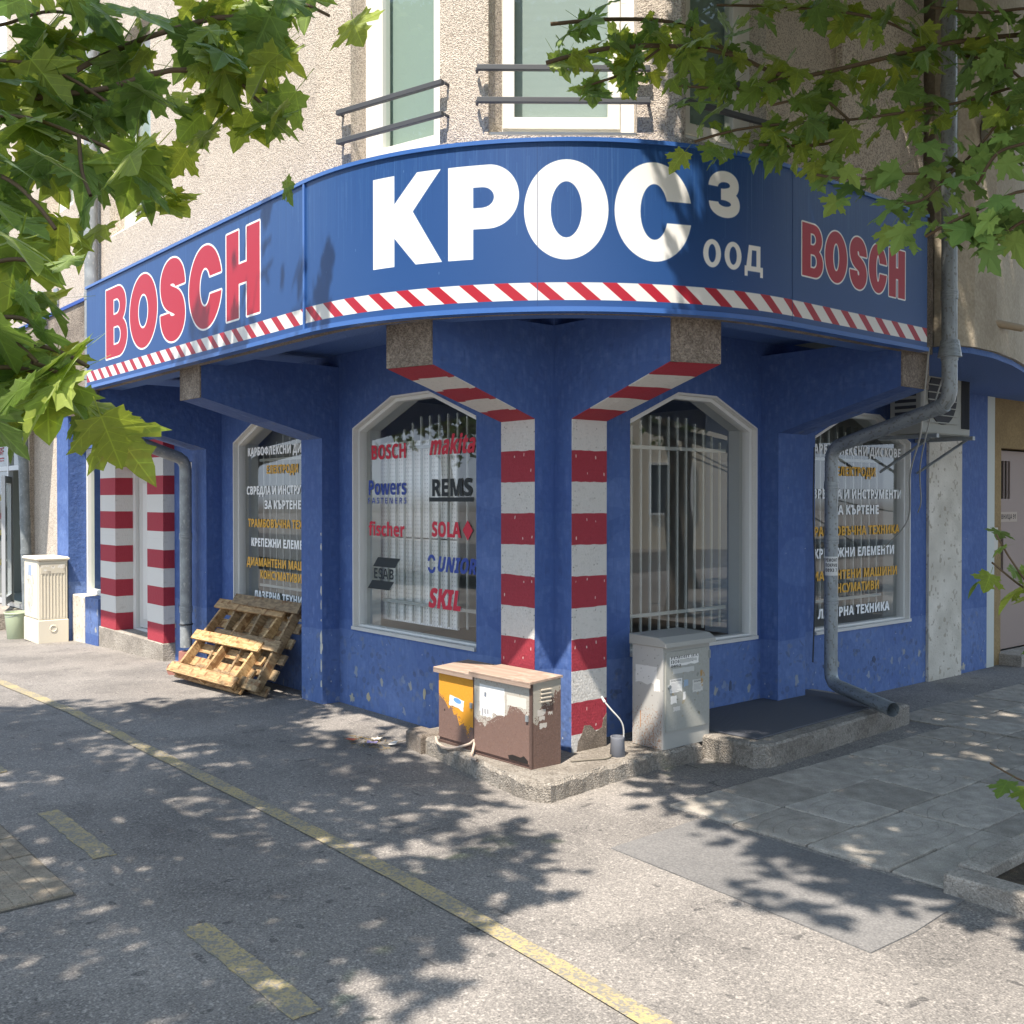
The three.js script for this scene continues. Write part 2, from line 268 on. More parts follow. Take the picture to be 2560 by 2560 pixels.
{
  const plinth = new THREE.Group(); plinth.name = 'corner_platform'; plinth.userData = { kind: 'structure', label: 'low broken concrete platform round the shop corner' }; scene.add(plinth);
  const outline = ragged([[-0.93, -0.1], [-0.95, 0.42], [-0.55, 0.47], [-0.1, 0.545], [0.46, 0.625], [0.585, 0.56], [0.54, 0.2], [0.49, -0.3], [0.51, -0.78], [-0.1, -0.79], [-0.1, -0.1]], 0.05, 0.009);
  const g = plan(outline, -0.05, 0.1, 0.016); // chip the top edge
  const p = g.attributes.position; for (let i = 0; i < p.count; i++) { const x = p.getX(i), y = p.getY(i), z = p.getZ(i); if (y > 0.06 && (z > 0.38 || x > 0.42)) p.setY(i, y + 0.012 * noise2(x * 9, z * 9)); }
  g.computeVertexNormals();
  part('platform_body', triUV(g, 0.9), kerbConcrete, plinth);
  part('kerb_block', triUV(plan(ragged([[-0.96, 0.3], [-0.95, 0.44], [-0.72, 0.475], [-0.70, 0.3]], 0.05, 0.006), -0.02, 0.118, 0.014), 0.7), std({ map: rawConcreteMap, bumpMap: castBump, bumpScale: 0.008, roughness: 0.96 }), plinth);
  const step_ = new THREE.Group(); step_.name = 'shop_step'; step_.userData = { kind: 'structure', label: 'raised concrete step along the right shop front' }; scene.add(step_);
  part('step_body', triUV(plan(ragged([[-0.02, -0.8], [0.84, -0.84], [0.9, -0.95], [0.8, -2.72], [-0.02, -2.72]], 0.06, 0.007), -0.05, 0.142, 0.014), 0.9), kerbConcrete, step_);
}
{
  const ribs = canvasTex(256, 256, (c, w) => { for (let y = 0; y < w; y += 16) { c.fillStyle = '#fff'; c.fillRect(0, y, w, 9); c.fillStyle = '#000'; c.fillRect(0, y + 9, w, 7); } }, true); ribs.colorSpace = THREE.NoColorSpace;
  const m = solo('rubber_mat', triUV(plan([[0.02, -0.9], [0.78, -0.96], [0.7, -2.6], [0.02, -2.6]], 0.142, 0.154, 0.003), 0.5), std({ color: 0x54565c, roughness: 0.85, bumpMap: ribs, bumpScale: 0.006 }), 'dark ribbed rubber mat lying on the concrete step', 'mat');
}
{ // tree bed on the right: kerbstones round bare soil
  const g1 = triUV(new RoundedBoxGeometry(0.985, 0.2, 0.12, 1, 0.012), 0.6), g2 = triUV(new RoundedBoxGeometry(0.12, 0.2, 0.985, 1, 0.012), 0.6);
  const kerb = new THREE.Group(); kerb.name = 'bed_kerb'; kerb.userData = { kind: 'structure', label: 'pale kerbstones edging the tree bed' }; scene.add(kerb);
  for (let i = 0; i < 6; i++) { const k = part(numbered('kerbstone'), g1, concrete, kerb); k.position.set(3.03 + i * 0.995, -0.008 + rr(-0.004, 0.004), 0.115 + rr(-0.005, 0.005)); k.rotation.y = rr(-0.008, 0.008); }
  for (let i = 0; i < 6; i++) { const k = part(numbered('kerbstone'), g2, concrete, kerb); k.position.set(2.585 + rr(-0.004, 0.004), -0.008 + rr(-0.004, 0.004), -0.46 - i * 0.995); k.rotation.y = rr(-0.008, 0.008); }
  const soilMap = dataTex(256, (u, v) => mix3([62, 52, 40], [112, 98, 78], fbm(u, v, 24, 4, 111)));
  structure('soil', triUV(sheet(2.64, 8.5, -5.9, 0.06, 0.045), 0.6), std({ map: soilMap, bumpMap: castBump, bumpScale: 0.02, roughness: 1 }), 'bare soil in the tree bed');
}
// the street behind the viewer, which the shop windows mirror
structure('road', triUV(sheet(-60, 60, 9, 19, 0.006), 1.5), std({ map: patchMap, color: 0xb9b9b9, roughness: 0.9 }), 'asphalt road along the pavement');
structure('side_road', triUV(sheet(11, 17, -60, 9, 0.004), 1.5), std({ map: patchMap, color: 0xc4c2bd, roughness: 0.9 }), 'asphalt side road');

/* ------------------------------------------------------------------ the corner shop building */
// a flat plate between four corners (front face a-b-c-d counter-clockwise), t thick behind it, uv 0..1 on the front
function quadPlate(a, b, c, d, t = 0.006) {
  const P = [a, b, c, d].map((p) => V(...p)), n = P[1].clone().sub(P[0]).cross(P[3].clone().sub(P[0])).normalize(), Q = P.map((p) => p.clone().addScaledVector(n, t));
  const pos = [], uv = [], face = (i, uvs) => { for (const k of [0, 1, 2, 0, 2, 3]) { pos.push(...i[k].toArray()); uv.push(...uvs[k]); } }, U = [[0, 0], [1, 0], [1, 1], [0, 1]];
  face(Q, U); face([P[1], P[0], P[3], P[2]], U);
  for (let k = 0; k < 4; k++) { const j = (k + 1) % 4; face([P[k], P[j], Q[j], Q[k]], [U[k], U[j], U[j], U[k]]); }
  const g = new THREE.BufferGeometry(); g.setAttribute('position', new THREE.Float32BufferAttribute(pos, 3)); g.setAttribute('uv', new THREE.Float32BufferAttribute(uv, 2)); g.computeVertexNormals();
  return g;
}
const shop = thing('shop_building', 'corner shop building, blue ground floor under a curved overhang, beige roughcast storey above', 'building');
const arch = (x0, x1, sill, spring, top) => { const c = (x0 + x1) / 2, w = (x1 - x0) / 2; return [[x0, sill], [x1, sill], [x1, spring], [c + w * 0.3, top], [c - w * 0.3, top], [x0, spring]]; };
const shrink = (pts, d) => { const cx = pts.reduce((s, p) => s + p[0], 0) / pts.length, n = pts.length; return pts.map((p, i) => { // move every edge inwards by d
  const a = pts[(i + n - 1) % n], b = pts[(i + 1) % n], e = (u, v) => { const L = Math.hypot(v[0] - u[0], v[1] - u[1]); return [(v[0] - u[0]) / L, (v[1] - u[1]) / L]; }, e1 = e(a, p), e2 = e(p, b), n1 = [-e1[1], e1[0]], n2 = [-e2[1], e2[0]], k = d / (1 + n1[0] * n2[0] + n1[1] * n2[1]);
  return [p[0] + (n1[0] + n2[0]) * k, p[1] + (n1[1] + n2[1]) * k]; }); };
const win1 = arch(-2.33, -0.765, 0.6, 2.165, 2.375), win0 = arch(-4.47, -2.96, 0.585, 2.145, 2.36), win2 = arch(0.665, 2.01, 0.59, 2.13, 2.335), winR = arch(2.74, 4.18, 0.555, 2.105, 2.32);
const win3 = [[-5.74, 0.5], [-5.1, 0.5], [-5.1, 2.0], [-5.74, 2.0]];
part('wall', blueUV(slab([[-5.95, -0.25], [0, -0.05], [0, 2.78], [-5.95, 2.78]], -0.25, 0, [win1, win0, win3])), blue, shop);
part('wall', blueUV(toRight(slab([[0.25, -0.05], [4.45, -0.05], [4.45, 2.78], [0.25, 2.78]], -0.25, 0, [win2, winR]))), blue, shop);

// fins: a pier that turns into a raking bracket under the overhang
const PIER = 0.155, KNEE = 2.09;
function fin(side, x0, x1, zIn, zOut, striped, variant) {   // x0..x1 across the pier; the end of the bracket runs from zOut at x0 to zIn at x1
  const g = sub('pillar', shop), prof = [[0, -0.05], [PIER, -0.05], [PIER, KNEE], [1, 2.35], [1, 2.66], [0, 2.66]];
  const body = new THREE.ExtrudeGeometry(poly(prof), { depth: x1 - x0, bevelEnabled: false }).rotateY(-Math.PI / 2).translate(x1, 0, 0);
  // after the turn the profile's first axis runs along +z and the depth along -x
  const p = body.attributes.position;
  for (let i = 0; i < p.count; i++) if (p.getZ(i) > 0.9) p.setZ(i, mix(zOut, zIn, (p.getX(i) - x0) / (x1 - x0)));
  body.computeVertexNormals();
  const finish = (q) => (side === 'R' ? toRight(q) : q);
  if (side === 'R') { /* drawn mirrored so that the inner side stays next to the corner */ }
  part('pier', blueUV(finish(body)), blue, g);
  if (striped) {
    part('painted_face', finish(quadPlate([x0, 0.02, PIER], [x1, 0.02, PIER], [x1, KNEE, PIER], [x0, KNEE, PIER], 0.005)), columnBands[variant], g, 'pier face painted in red and white bands');
    part('painted_brace', finish(quadPlate([x0, KNEE, PIER], [x1, KNEE, PIER], [x1, 2.35, zIn], [x0, 2.35, zOut], 0.005)), braceBands[variant], g, 'raking underside painted in red and white bands');
  }
  part('bracket_end', triUV(finish(quadPlate([x0, 2.347, zOut], [x1, 2.347, zIn], [x1, 2.655, zIn], [x0, 2.655, zOut], 0.012)), 1.2), rawConcrete, g, 'bare concrete bracket end');
}
fin('L', -0.31, 0, 0.9, 0.99, true, 0);
fin('L', -2.865, -2.53, 1.14, 1.15, false);
fin('L', -5.06, -4.72, 1.14, 1.14, false);
fin('R', 0, 0.29, 1.025, 0.925, true, 1);
fin('R', 2.05, 2.39, 1.1, 1.1, false);

// overhang: the outline follows the curved sign, offset inwards
const CX = -0.7135, CZ = -0.6587, SIGN_R = 1.95;
function outline(r, xEnd = -7.8, zEnd = -2.36) { const pts = [[xEnd, CZ + r]]; for (let k = 0; k <= 24; k++) { const a = k / 24 * Math.PI / 2; pts.push([CX + r * Math.sin(a), CZ + r * Math.cos(a)]); } pts.push([CX + r, zEnd]); return pts; }
const ring = (r0, r1, y0, y1, xe, ze) => plan([...outline(r1, xe, ze), ...outline(r0, xe, ze).reverse()], y0, y1);
part('edge_beam', triUV(ring(1.80, 1.865, 2.575, 3.40), 1.2), rawConcrete, shop, 'bare concrete edge of the overhang');
part('soffit_beam', ring(1.60, 1.798, 2.592, 2.8, -7.79, -2.35), blueSoffit, shop);
part('ceiling_slab', plan([...outline(1.795, -7.78, -2.34), [0.002, -2.34], [0.002, 0.002], [-7.78, 0.002]], 2.76, 3.38), blueSoffit, shop);
part('floor_slab', plan([[-5.06, -0.27], [-0.27, -0.27], [-0.27, -5.6], [-5.06, -5.6]], 2.72, 3.36), darkInside, shop);
part('room_floor', box(-5.06, -0.25, 0.0, 0.1, -5.6, -0.25), std({ color: 0x77746d, roughness: 0.6 }), shop);
part('room_wall', box(-5.2, -5.06, 0, 2.75, -5.6, 0), paleInside, shop); part('room_wall', box(-5.06, 0, 0, 2.75, -5.75, -5.6), paleInside, shop);

// shop windows: painted surround, frame, pane, window bars, lettering
const barPaint = std({ color: 0xa3a9a2, roughness: 0.6 });
function shopWindow(side, pts, bars, bar0, letters) {
  const g = sub('shop_window', shop); if (side === 'R') g.rotation.y = Math.PI / 2;
  const n = pts.length, near = side === 'R' ? 5 : 1;   // the jamb on the far side of each opening is left in wall paint
  pts.forEach((p, k) => { if (k === 0 || k === near) return; const q = pts[(k + 1) % n], a = shrink(pts, 0.014)[k], e = shrink(pts, 0.014)[(k + 1) % n]; part('reveal', slab([p, q, e, a], -0.04, 0.002), whitePaint, g); part('inner_reveal', slab([p, q, e, a], -0.25, -0.107), paleInside, g); });
  part('sill', box(pts[0][0] + 0.003, pts[1][0] - 0.003, pts[0][1] + 0.001, pts[0][1] + 0.026, -0.04, 0.016), whitePaint, g);
  const f = shrink(pts, 0.004); part('window_frame', slab(f, -0.106, -0.041, [shrink(f, 0.036)]), whiteFrame, g);
  const gl = new THREE.ShapeGeometry(poly(shrink(f, 0.03))); gl.translate(0, 0, -0.075); part('pane', gl, shopPane, g, 'large reflecting shop window pane');
  const inner = shrink(pts, 0.13), x0 = pts[0][0], x1 = pts[1][0], yTop = (x) => { const c = (x0 + x1) / 2, w = (x1 - x0) / 2, s = pts[2][1], t = pts[3][1], d = Math.abs(x - c); return (d < w * 0.3 ? t : mix(t, s, (d - w * 0.3) / (w * 0.7))) - 0.14; };
  for (let k = 0; k < bars; k++) { const x = mix(x0 + 0.1, x1 - 0.1, k / (bars - 1)); part('window_bar', box(x - 0.007, x + 0.007, pts[0][1] + 0.08, yTop(x), bar0 - 0.014, bar0), barPaint, g); }
  for (const y of [pts[0][1] + 0.22, pts[2][1] - 0.16]) part('bar_rail', box(x0 + 0.06, x1 - 0.06, y - 0.012, y + 0.012, bar0 + 0.001, bar0 + 0.02), barPaint, g);
  if (letters) { const [tex, lx0, lx1, ly0, ly1] = letters; part('lettering', new THREE.PlaneGeometry(lx1 - lx0, ly1 - ly0).translate((lx0 + lx1) / 2, (ly0 + ly1) / 2, -0.069), new THREE.MeshStandardMaterial({ map: tex, transparent: true, alphaTest: 0.5, roughness: 0.7 }), g, 'vinyl lettering on the pane'); }
  return g;
}
// text squeezed into a box: x0..x1 and the baseline / cap height in metres
function fitText(c, S, text, x0, x1, base, cap, colour, H, opts = {}) {
  const size = cap * S / 0.714; c.save(); c.font = `${opts.style || 'bold'} ${size}px ${opts.family || 'sans-serif'}`;
  const w = c.measureText(text).width; c.translate(x0 * S, (H - base) * S); c.transform((x1 - x0) * S / w, 0, opts.slant ? -opts.slant : 0, 1, 0, 0); c.fillStyle = colour; c.strokeStyle = colour; c.lineJoin = 'round';
  c.fillText(text, 0, 0); if (opts.fat) { c.lineWidth = opts.fat * S; c.strokeText(text, 0, 0); } c.restore();
}
const servicesTex = canvasTex(1160, 1280, (c, w, h) => {   // 1.45 m x 1.6 m
  const S = 800, H = 1.6, W = '#f0f2f0', Y = '#d9a63e', T = (t, a, b, y, col) => fitText(c, S, t, a, b, y, 0.074, col, H, { fat: 0.003 });
  T('КАРБОФЛЕКСНИ ДИСКОВЕ', 0.02, 1.4, 1.356, W); T('ЕЛЕКТРОДИ', 0.4, 1.0, 1.185, Y); T('СВРЕДЛА И ИНСТРУМЕНТИ', 0.0, 1.42, 1.0, W); T('ЗА КЪРТЕНЕ', 0.36, 1.05, 0.87, W);
  T('ТРАМБОВЪЧНА ТЕХНИКА', 0.03, 1.38, 0.70, Y); T('КРЕПЕЖНИ ЕЛЕМЕНТИ', 0.09, 1.3, 0.525, W); T('ДИАМАНТЕНИ МАШИНИ', 0.0, 1.35, 0.345, Y); T('КОНСУМАТИВИ', 0.27, 1.06, 0.235, Y); T('ЛАЗЕРНА ТЕХНИКА', 0.15, 1.22, 0.045, W);
});
const brands = canvasTex(1180, 1280, (c, w, h) => {   // 1.475 m x 1.6 m, x from the left edge of the pane, y from its bottom
  const S = 800, H = 1.6, R = '#c92a40', B = '#2b4596', K = '#20282b', T = (...a) => fitText(c, S, ...a), shape = (col, pts) => { c.fillStyle = col; c.beginPath(); for (const [x, y] of pts) c.lineTo(x * S, (H - y) * S); c.fill(); };
  T('BOSCH', 0.105, 0.597, 1.238, 0.105, R, H, { fat: 0.004 });
  T('makita', 0.876, 1.41, 1.25, 0.125, R, H, { slant: 0.25, fat: 0.008 });
  T('Powers', 0.063, 0.597, 0.967, 0.11, B, H, { fat: 0.003 }); T('F A S T E N E R S', 0.063, 0.597, 0.9, 0.045, B, H);
  T('REMS', 0.905, 1.38, 0.957, 0.115, K, H, { fat: 0.007 }); c.fillStyle = K; c.fillRect(0.88 * S, (H - 0.945) * S, 0.51 * S, 0.03 * S);
  T('fischer', 0.074, 0.567, 0.655, 0.1, R, H, { fat: 0.004 });
  T('SOLA', 0.912, 1.25, 0.67, 0.1, R, H, { fat: 0.008 }); shape(R, [[1.275, 0.72], [1.332, 0.79], [1.39, 0.72], [1.332, 0.65]]);
  shape(K, [[0.135, 0.417], [0.44, 0.417], [0.51, 0.49], [0.205, 0.49]]); shape(K, [[0.059, 0.245], [0.36, 0.245], [0.428, 0.312], [0.125, 0.312]]); T('ESAB', 0.14, 0.43, 0.327, 0.078, K, H, { style: '' });
  c.strokeStyle = B; c.lineWidth = 0.024 * S; for (const [y, a0, a1] of [[0.49, Math.PI * 1.0, Math.PI * 1.95], [0.452, 0.02, Math.PI * 0.95]]) { c.beginPath(); c.arc(0.91 * S, (H - y) * S, 0.036 * S, a0, a1); c.stroke(); }
  T('UNIOR', 0.97, 1.42, 0.425, 0.1, B, H, { slant: 0.25, fat: 0.008 });
  T('SKIL', 0.868, 1.25, 0.165, 0.13, R, H, { slant: 0.2, fat: 0.012 });
});
shopWindow('L', win1, 13, -0.26, [brands, -2.28, -0.805, 0.68, 2.28]);
shopWindow('L', win0, 11, -0.26, [servicesTex, -4.33, -2.88, 0.66, 2.26]);
shopWindow('R', win2, 13, -0.26);
shopWindow('R', winR, 11, -0.26, [servicesTex, 2.74, 4.19, 0.62, 2.22]);
{ // behind the panes: display boards, a curtain of vertical blinds
  const holes = canvasTex(256, 256, (c, w) => { c.fillStyle = '#eef0ea'; c.fillRect(0, 0, w, w); c.fillStyle = '#6d736d'; for (let y = 16; y < w; y += 32) for (let x = 16; x < w; x += 32) c.fillRect(x, y, 5, 9); }, true);
  for (const [x0, x1, y0, y1] of [[-2.8, -1.36, 0.66, 1.31], [-2.8, -1.36, 1.32, 2.06]]) part('display_board', triUV(box(x0, x1, y0, y1, -0.31, -0.29), 0.25), std({ map: holes, roughness: 0.7 }), shop);
  const blind = std({ color: 0x8f948c, roughness: 0.9 });
  for (let k = 0; k < 17; k++) { const b = part('blind_slat', box(-0.045, 0.045, 0.65, 2.3, -0.002, 0.002), blind, shop); b.position.set(-4.98 + k * 0.115, 0, -0.42); b.rotation.y = 0.9; }
  for (let k = 0; k < 12; k++) { const b = part('blind_slat', box(-0.045, 0.045, 0.62, 2.25, -0.002, 0.002), blind, shop); b.position.set(-0.42, 0, -2.85 - k * 0.115); b.rotation.y = -0.6; }
  part('side_panel', box(-0.5, -0.26, 0.6, 2.3, -2.06, -2.03), std({ color: 0x8c98a2, roughness: 0.7 }), shop);
  part('display_shelf', box(-0.7, -0.3, 0.55, 0.58, -1.95, -0.8), paleInside, shop); part('display_shelf', box(-0.9, -0.5, 1.2, 1.23, -3.9, -2.7), std({ color: 0xa58f6c }), shop);
}

const limeMap = dataTex(512, (u, v) => { const g = fbm(u, v, 6, 4, 161), d = fbm(u, v, 26, 2, 165); return mix3(mix3([186, 180, 166], [222, 216, 203], clamp01(0.5 + (g - 0.5) * 1.3)), [150, 140, 122], step(0.68, 0.76, d) * 0.6); });   // old limewash
// right end of the front: white pier, blue end wall, the entrance passage beside it
part('white_pier', triUV(box(-0.24, 0.025, -0.05, 2.3, -5.05, -4.452), 1.0), std({ map: limeMap, bumpMap: fineBump, bumpScale: 0.004, roughness: 0.9 }), shop);
part('wall', blueUV(box(-0.25, 0, -0.05, 2.78, -5.6, -5.052)), blue, shop); part('wall', blueUV(box(-0.25, 0.0, 2.302, 2.78, -5.05, -4.452)), blue, shop);

/* ------------------------------------------------------------------ upper storey: flat, then faceted round the corner */
const facets = [[-7.8, 1.12], [-0.89, 1.12], [0.32, 0.79], [0.98, -0.02], [1.08, -0.75], [1.08, -2.36]];
const upperFrame = std({ color: 0xe4e1d8, roughness: 0.5 });
const blindTex = canvasTex(64, 512, (c, w, h) => { c.fillStyle = '#aab5b3'; c.fillRect(0, 0, w, h); for (let y = 0; y < h; y += 8) { c.fillStyle = '#84908e'; c.fillRect(0, y, w, 2); } }, true);
const slatBlind = std({ map: blindTex, roughness: 0.8 }), rollerBlind = std({ color: 0x94a49d, roughness: 0.9 });
function facet(i, holes, rails) {
  const [ax, az] = facets[i], [bx, bz] = facets[i + 1], L = Math.hypot(bx - ax, bz - az), th = Math.atan2(-(bz - az), bx - ax), out = (g) => g.rotateY(th).translate(ax, 0, az);
  const hp = holes.map(([s0, s1, y0, y1]) => [[s0, y0], [s1, y0], [s1, y1], [s0, y1]]);
  part('upper_wall', triUV(out(slab([[0, 3.381], [L, 3.381], [L, 7.6], [0, 7.6]], -0.3, 0, hp)), 0.8), roughcast, shop);
  holes.forEach(([s0, s1, y0, y1, kind], k) => {
    const g = sub('upper_window', shop); g.position.set(ax, 0, az); g.rotation.y = th;
    const o = [[s0, y0], [s1, y0], [s1, y1], [s0, y1]], i1 = shrink(o, 0.075), i2 = shrink(o, 0.14), ws = -0.13;
    part('window_frame', slab(o, ws - 0.07, ws, [i1]), upperFrame, g); part('sash', slab(shrink(o, 0.076), ws - 0.06, ws + 0.012, [i2], 0.003), upperFrame, g);
    part('sill', box(s0 + 0.004, s1 - 0.004, y0 + 0.003, y0 + 0.02, ws + 0.014, -0.01), upperFrame, g);
    part('pane', new THREE.ShapeGeometry(poly(shrink(o, 0.135))).translate(0, 0, ws - 0.02), pane, g);
    part('window_blind', triUV(box(s0 + 0.09, s1 - 0.09, y0 + 0.1, y1 - 0.1, ws - 0.1, ws - 0.09), 0.4), kind === 'slats' ? slatBlind : rollerBlind, g);
    part('room_back', box(s0 - 0.1, s1 + 0.1, y0 - 0.05, y1 + 0.05, ws - 0.6, ws - 0.58), paleInside, g);
    if (rails) {
      const r = sub('railing', g), a = s0 - 0.06, b = s1 + 0.06, w = 0.05; // rails stand off the wall on bent ends
      for (const y of [y0 + 0.165, y0 + 0.335]) part('rail', box(a, b, y - 0.014, y + 0.014, w - 0.014, w + 0.014, 0.003), steelRail, g);
      for (const s of [a, b]) part('rail_stay', merged([straightTube([s, y0 + 0.335, w - 0.012], [s, y0 + 0.335, -0.01], 0.009, 0.009, 6), straightTube([s, y0 + 0.165, w - 0.012], [s, y0 + 0.165, -0.01], 0.009, 0.009, 6)]), steelRail, g);
    }
  });
  return L;
}
facet(0, [[1.4, 2.3, 4.4, 5.8, 'slats'], [3.3, 4.26, 3.88, 5.5, 'slats']], false);
facet(1, [[0.285, 0.95, 3.525, 5.3, 'roller']], true);
facet(2, [[0.02, 0.81, 3.54, 5.3, 'slats']], true);
facet(3, [[0.03, 0.63, 3.54, 5.3, 'roller']], true);
facet(4, [], false);
part('pilaster', triUV(box(1.081, 1.13, 3.381, 7.6, -1.98, -1.31), 1.2), roughcast, shop);
part('upper_wall', triUV(box(-7.8, -7.5, 2.58, 7.6, -2, 0.82), 1.2), roughcast, shop);
part('upper_wall', triUV(box(0.2, 0.78, 3.381, 7.6, -2.64, -2.36), 1.2), roughcast, shop);
part('roof_slab', plan([[-7.85, 1.16], [-0.88, 1.16], [0.34, 0.83], [1.02, 0], [1.13, -0.75], [1.13, -5.6], [-7.85, -5.6]], 7.6, 7.8), concrete, shop);
part('sign_flashing', ring(1.30, 1.88, 3.385, 3.415, -7.78, -2.34), std({ color: 0x2f55a8, roughness: 0.5, metalness: 0.3 }), shop);

/* ------------------------------------------------------------------ the curved shop sign */
// letters are drawn in a box of width w and height 1 (y down) with stem t, then tinted and outlined
const ell = (c, x, y, rx, ry) => c.ellipse(x, y, rx, ry, 0, 0, 7);
const roundBox = (c, x0, y0, x1, y1, r) => { c.moveTo(x0, y0); c.lineTo(x1 - r, y0); c.ellipse(x1 - r, (y0 + y1) / 2, r, (y1 - y0) / 2, 0, -Math.PI / 2, Math.PI / 2); c.lineTo(x0, y1); c.closePath(); };
const GLYPH = {
  O(c, w, t) { c.beginPath(); ell(c, w / 2, 0.5, w / 2, 0.5); ell(c, w / 2, 0.5, w / 2 - t, 0.5 - t * 0.82); c.fill('evenodd'); },
  C(c, w, t) { c.save(); c.beginPath(); c.rect(-1, -1, 9, 9); c.moveTo(w * 0.55, 0.385); c.lineTo(w + 1, 0.385); c.lineTo(w + 1, 0.605); c.lineTo(w * 0.55, 0.605); c.closePath(); c.clip('evenodd'); GLYPH.O(c, w, t); c.restore(); },
  K(c, w, t) { c.fillRect(0, 0, t, 1); c.beginPath(); for (const p of [[t * 0.98, 0.32], [w * 0.66, 0], [w * 0.985, 0], [w * 0.60, 0.42], [w, 1], [w * 0.64, 1], [t * 0.98, 0.68]]) c.lineTo(...p); c.fill(); },
  P(c, w, t) { c.fillRect(0, 0, t, 1); c.beginPath(); roundBox(c, 0, 0, w, 0.68, w * 0.42); c.fill(); c.save(); c.globalCompositeOperation = 'destination-out'; c.beginPath(); roundBox(c, t, 0.235, w * 0.655, 0.455, w * 0.17); c.fill(); c.restore(); },
  B(c, w, t) { c.beginPath(); roundBox(c, 0, 0, w * 0.95, 0.55, w * 0.4); roundBox(c, 0, 0.45, w, 1, w * 0.4); c.fill(); c.save(); c.globalCompositeOperation = 'destination-out'; c.beginPath(); roundBox(c, t, 0.17, w * 0.66, 0.395, w * 0.16); roundBox(c, t, 0.565, w * 0.7, 0.83, w * 0.16); c.fill(); c.restore(); },
  S(c, w, t) { c.lineWidth = t; c.lineCap = 'butt'; c.beginPath(); c.moveTo(w - t * 0.5, 0.34); c.bezierCurveTo(w - t * 0.5, -0.03 + t * 0.3, t * 0.5, -0.03 + t * 0.3, t * 0.52, 0.29); c.bezierCurveTo(t * 0.54, 0.56, w - t * 0.52, 0.44, w - t * 0.5, 0.71); c.bezierCurveTo(w - t * 0.5, 1.03 - t * 0.3, t * 0.5, 1.03 - t * 0.3, t * 0.5, 0.66); c.stroke(); },
  H(c, w, t) { c.fillRect(0, 0, t, 1); c.fillRect(w - t, 0, t, 1); c.fillRect(t * 0.9, 0.39, w - t * 1.8, 0.22); },
  Z(c, w, t) { c.lineWidth = t; c.lineCap = 'butt'; c.beginPath(); c.moveTo(t * 0.45, 0.31); c.bezierCurveTo(t * 0.5, 0.0, w - t * 0.6, -0.02, w - t * 0.62, 0.27); c.bezierCurveTo(w - t * 0.62, 0.45, w * 0.5, 0.48, w * 0.38, 0.48); c.stroke(); c.beginPath(); c.moveTo(w * 0.38, 0.48); c.bezierCurveTo(w * 0.6, 0.48, w - t * 0.5, 0.52, w - t * 0.5, 0.7); c.bezierCurveTo(w - t * 0.5, 1.03 - t * 0.3, t * 0.5, 1.03 - t * 0.3, t * 0.5, 0.66); c.stroke(); },
  D(c, w, t) { c.fillRect(0, 0.8, w, 0.2); c.fillRect(0, 0.9, t * 0.7, 0.3); c.fillRect(w - t * 0.7, 0.9, t * 0.7, 0.3); c.beginPath(); for (const p of [[w * 0.22, 0], [w * 0.86, 0], [w * 0.86, 0.85], [w * 0.86 - t, 0.85], [w * 0.86 - t, 0.19], [w * 0.22 + t * 0.75, 0.19], [w * 0.12 + t, 0.85], [w * 0.08, 0.85]]) c.lineTo(...p); c.fill(); },
};
function letter(ctx, ch, x0, x1, y0, y1, S, H, stem, colour, rim = 0, rimColour) {   // metres: x along the panel, y heights above the panel's foot
  const pad = 12, w = Math.ceil((x1 - x0) * S), h = Math.ceil((y1 - y0) * S), o = document.createElement('canvas'); o.width = w + 2 * pad; o.height = Math.ceil(h * 1.3) + 2 * pad;
  const c = o.getContext('2d'); c.translate(pad, pad); c.scale(h, h); c.fillStyle = c.strokeStyle = '#000'; GLYPH[ch](c, w / h, stem);
  const tint = (col) => { const q = document.createElement('canvas'); q.width = o.width; q.height = o.height; const d = q.getContext('2d'); d.drawImage(o, 0, 0); d.globalCompositeOperation = 'source-in'; d.fillStyle = col; d.fillRect(0, 0, q.width, q.height); return q; };
  const X = x0 * S - pad, Y = (H - y1) * S - pad;
  if (rim) { const wq = tint(rimColour); for (let k = 0; k < 20; k++) ctx.drawImage(wq, X + rim * S * Math.cos(k / 20 * 6.283), Y + rim * S * Math.sin(k / 20 * 6.283)); }
  ctx.drawImage(tint(colour), X, Y);
}
const SIGN_Y0 = 2.59, SIGN_Y1 = 3.425, SIGN_H = SIGN_Y1 - SIGN_Y0;
function signFace(px, len, draw, phase) {
  return canvasTex(px, Math.round(px * SIGN_H / len), (c, w, h) => {
    const S = w / len;
    c.fillStyle = 'rgb(31,72,128)'; c.fillRect(0, 0, w, h);
    for (let i = 0; i < 900; i++) { c.fillStyle = `rgba(${rnd() < 0.6 ? '138,160,192' : '14,42,92'},${rr(0.04, 0.15)})`; const x = rr(0, w); c.fillRect(x, rr(-30, h * 0.12), rr(0.6, 2.2), rr(10, h * 0.5)); }   // rain streaks
    for (let i = 0; i < 40; i++) { c.fillStyle = 'rgba(190,200,214,0.35)'; c.fillRect(rr(0, w), rr(0, h), rr(0.6, 1.4), rr(1, 7)); }
    const y1 = 0.122, y0 = 0.032, pitch = 0.186, lean = 0.105; // red and white slanting bands
    c.fillStyle = '#dedbd4'; c.fillRect(0, (SIGN_H - y1) * S, w, (y1 - y0) * S); c.fillStyle = '#a2152a';
    for (let x = -pitch + phase; x < len + pitch; x += pitch) { c.beginPath(); for (const [u, v] of [[x, y1], [x + 0.075, y1], [x + 0.075 + lean, y0], [x + lean, y0]]) c.lineTo(u * S, (SIGN_H - v) * S); c.fill(); }
    draw(c, S, SIGN_H);
  });
}
const WHITE = '#eceae4', RED = '#a9122a';
